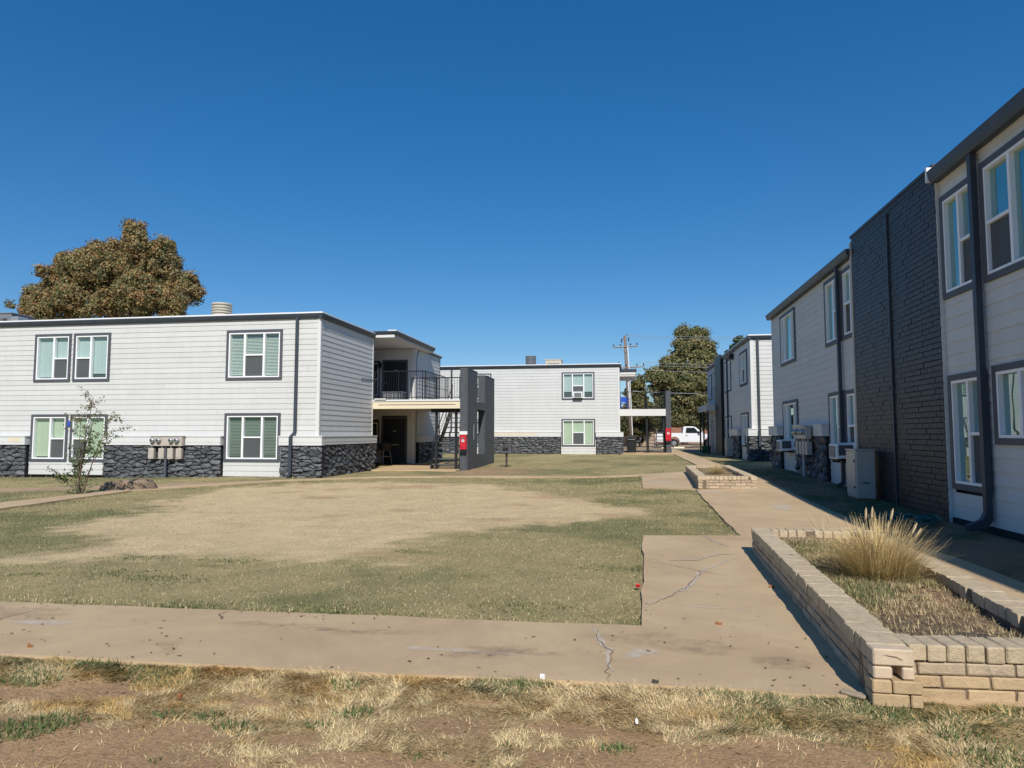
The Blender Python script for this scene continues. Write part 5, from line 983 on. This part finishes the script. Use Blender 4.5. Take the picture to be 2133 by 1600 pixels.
# ------------------------------------------------------------------ pickup
t = empty('pickup_truck', (2.74, 63, gzf(4, 63)), 'white pickup truck parked beyond the walkway', 'truck'); g0 = gzf(4, 63); yz = lambda x, z_, q: Vector((x, q, z_ + g0))
body = [(2.74, .55), (3.75, .5), (3.8, .72), (3.95, .9), (4.23, .98), (4.51, .9), (4.66, .72), (4.71, .5), (6.8, .48), (6.86, .72), (7.0, .9), (7.28, .98), (7.56, .9), (7.7, .72), (7.75, .5), (8.1, .55), (8.12, .95), (8.0, 1.12), (6.75, 1.24), (4.95, 1.24), (4.93, 1.30), (2.76, 1.30)]
MB().prism(body, 62.1, 63.9, yz).build('body', 'truck', t, bevel=.02)
MB().prism([(4.98, 1.242), (6.72, 1.242), (6.1, 1.82), (5.85, 1.88), (5.2, 1.88), (5.04, 1.82)], 62.22, 63.78, yz).build('cab', 'truck', t, bevel=.03)
MB().prism([(5.22, 1.3), (6.38, 1.3), (5.98, 1.76), (5.3, 1.76)], 62.20, 62.215, yz).build('side_window', 'carglass', t); MB().prism([(6.74, 1.26), (6.76, 1.26), (6.14, 1.82), (6.12, 1.82)], 62.3, 63.7, yz).build('windscreen', 'carglass', t)
MB().box(2.85, 4.85, 62.25, 63.75, g0 + 1.301, g0 + 1.305).build('bed_floor', 'black', t); dd = MB().prism([(5.16, .6), (6.5, .6), (6.5, 1.22), (5.16, 1.22)], 62.085, 62.099, yz).build('door', 'truck', t); MB().box(5.22, 5.38, 62.06, 62.084, g0 + 1.06, g0 + 1.1).build('door_handle', 'black', dd); MB().box(6.28, 6.42, 61.85, 62.1, g0 + 1.28, g0 + 1.45).build('mirror', 'black', t)
MB().box(2.6, 2.74, 62.2, 63.8, g0 + .5, g0 + .68).build('bumper', 'steel', t); MB().box(2.725, 2.739, 62.1, 62.3, g0 + .85, g0 + 1.15).build('tail_light', 'red', t)
for x in (4.23, 7.28):
    for y in (62.08, 63.6): w_ = MB().lathe([(.1, 0), (.36, .0), (.39, .05), (.39, .17), (.36, .22), (.1, .22)], (x, y + .22, g0 + .39), 20, 'y').build('wheel', 'rubber', t, smooth=False); MB().lathe([(.22, 0), (.2, .02), (.06, .03)], (x, y - .005, g0 + .39), 14, 'y').build('rim', 'rim', w_)
for i, (x, y) in enumerate(((3.6, 60.8), (4.6, 60.9))):
    b = MB().prism([(0, 0), (.18, 0), (.13, .12), (.05, .12)], x - .5, x + .4, lambda a, z_, q: Vector((q, y + a, gzf(q, y) + z_))).build('parking_stop', 'cream', None); tag(b, ('yellow parking stop by the pickup rear wheel', 'yellow parking stop ahead of the pickup rear wheel')[i], 'parking stop', 'parking stops by the pickup')
# house beyond, fence
t = empty('house', (8, 95, .2), 'low brick house with grey roof far behind the pickup', 'house'); MB().box(-4, 14, 95, 103, 0, 2.9).build('wall', 'redbrick', t); MB().prism([(94.4, 2.9), (103.6, 2.9), (99, 5.4)], -4.6, 14.6, lambda a, z_, q: Vector((q, a, z_))).build('roof', 'shingle', t)
for x in (0, 4, 9): wdw = MB().box(x, x + 1.2, 94.95, 95.0, 1.0, 2.2).build('window', 'vinyl', t); MB().box(x + .08, x + 1.12, 94.94, 94.951, 1.08, 2.12).build('pane', 'carglass', wdw)
t = empty('wooden_fence', (-6, 74, .2), 'weathered board fence behind the far block', 'fence'); 
for i in range(56): x = -6 + i * .16; MB().box(x, x + .148, 74, 74.02, .15, 1.95 + .03 * math.sin(i * 2.1)).build('fence_board', 'wood', t)
for z_ in (.5, 1.6): MB().box(-6, 2.98, 74.021, 74.06, z_, z_ + .09).build('rail', 'wood', t)

# ------------------------------------------------------------------ utility pole and wires
t = empty('utility_pole', (.35, 60, .2), 'weathered utility pole with crossarms above the far roof', 'utility pole'); MB().tube([(.55, 60, 0), (.30, 60, 5), (.08, 60, 9.95)], .17, 12, .12).build('pole', 'pole', t, smooth=True)
MB().tube([(.66, 59.8, .2), (.55, 59.8, 4), (.32, 59.82, 9.0)], .035, 6).build('riser_conduit', 'vinyl', t)
for (x0, z0, x1, z1) in ((-.92, 8.93, 1.13, 9.02), (-.5, 7.15, 1.68, 7.25)):
    a = MB().tube([(x0, 59.85, z0), (x1, 59.85, z1)], .055, 4).build('crossarm', 'wood', t)
    for k in (.02, .3, .72, .98): q = Vector((x0, 59.85, z0)).lerp(Vector((x1, 59.85, z1)), k); MB().lathe([(.02, 0), (.025, .06), (.06, .08), (.055, .13), (.065, .15), (.03, .22)], q + Vector((0, 0, .05)), 8).build('insulator', 'coal', a)
    MB().tube([(x0 + .5, 59.84, z0 + .02), (.2, 59.84, z0 - .5)], .015, 4).build('brace', 'steel', a); MB().tube([(x1 - .5, 59.84, z1 - .03), (.25, 59.84, z0 - .5)], .015, 4).build('brace', 'steel', a)
for x, z_ in ((-.2, 9.5), (.4, 9.6), (-.45, 7.5)): MB().tube([(x, 59.8, z_ - .16), (x, 59.8, z_ + .16)], .05, 8).build('cutout', 'coal', t)
b = MB(); b.tube([(.05, 60, 9.8), (.3, 60, 10.1)], .03, 5); b.tube([(.05, 60, 9.8), (-.25, 60, 9.55)], .025, 5); b.build('top_bracket', 'coal', t)
WL = [('topmost pair left wire over the olive tree', (.3, 59.9, 9.95), (30, 58.5, 9.6)), ('second topmost wire over the olive tree', (.1, 59.95, 9.80), (30, 58.6, 9.35)), ('upper of three wires crossing the olive tree', (1.1, 59.85, 7.62), (30, 58.7, 7.2)), ('middle of three wires crossing the olive tree', (1.68, 59.85, 7.35), (30, 58.8, 6.9)), ('lower of three wires crossing the olive tree', (.3, 59.95, 7.0), (30, 58.9, 6.6))]
for lab, a, c_ in WL:
    a, c_ = Vector(a), Vector(c_); tag(MB().tube([a.lerp(c_, k / 12) - Vector((0, 0, .35 * 4 * (k / 12) * (1 - k / 12))) for k in range(13)], .014, 5).build('overhead_wire', 'steel', None), lab, 'wire', 'overhead wires from the pole')
a, c_ = Vector((.55, 50, 4.55)), Vector((5.8, 50.5, 4.35)); b = MB().tube([a.lerp(c_, k / 8) - Vector((0, 0, .05 * math.sin(math.pi * k / 8))) for k in range(9)], .022, 5).build('service_cable', 'steel', None); tag(b, 'pale service cable between the far balcony and the right block', 'wire')
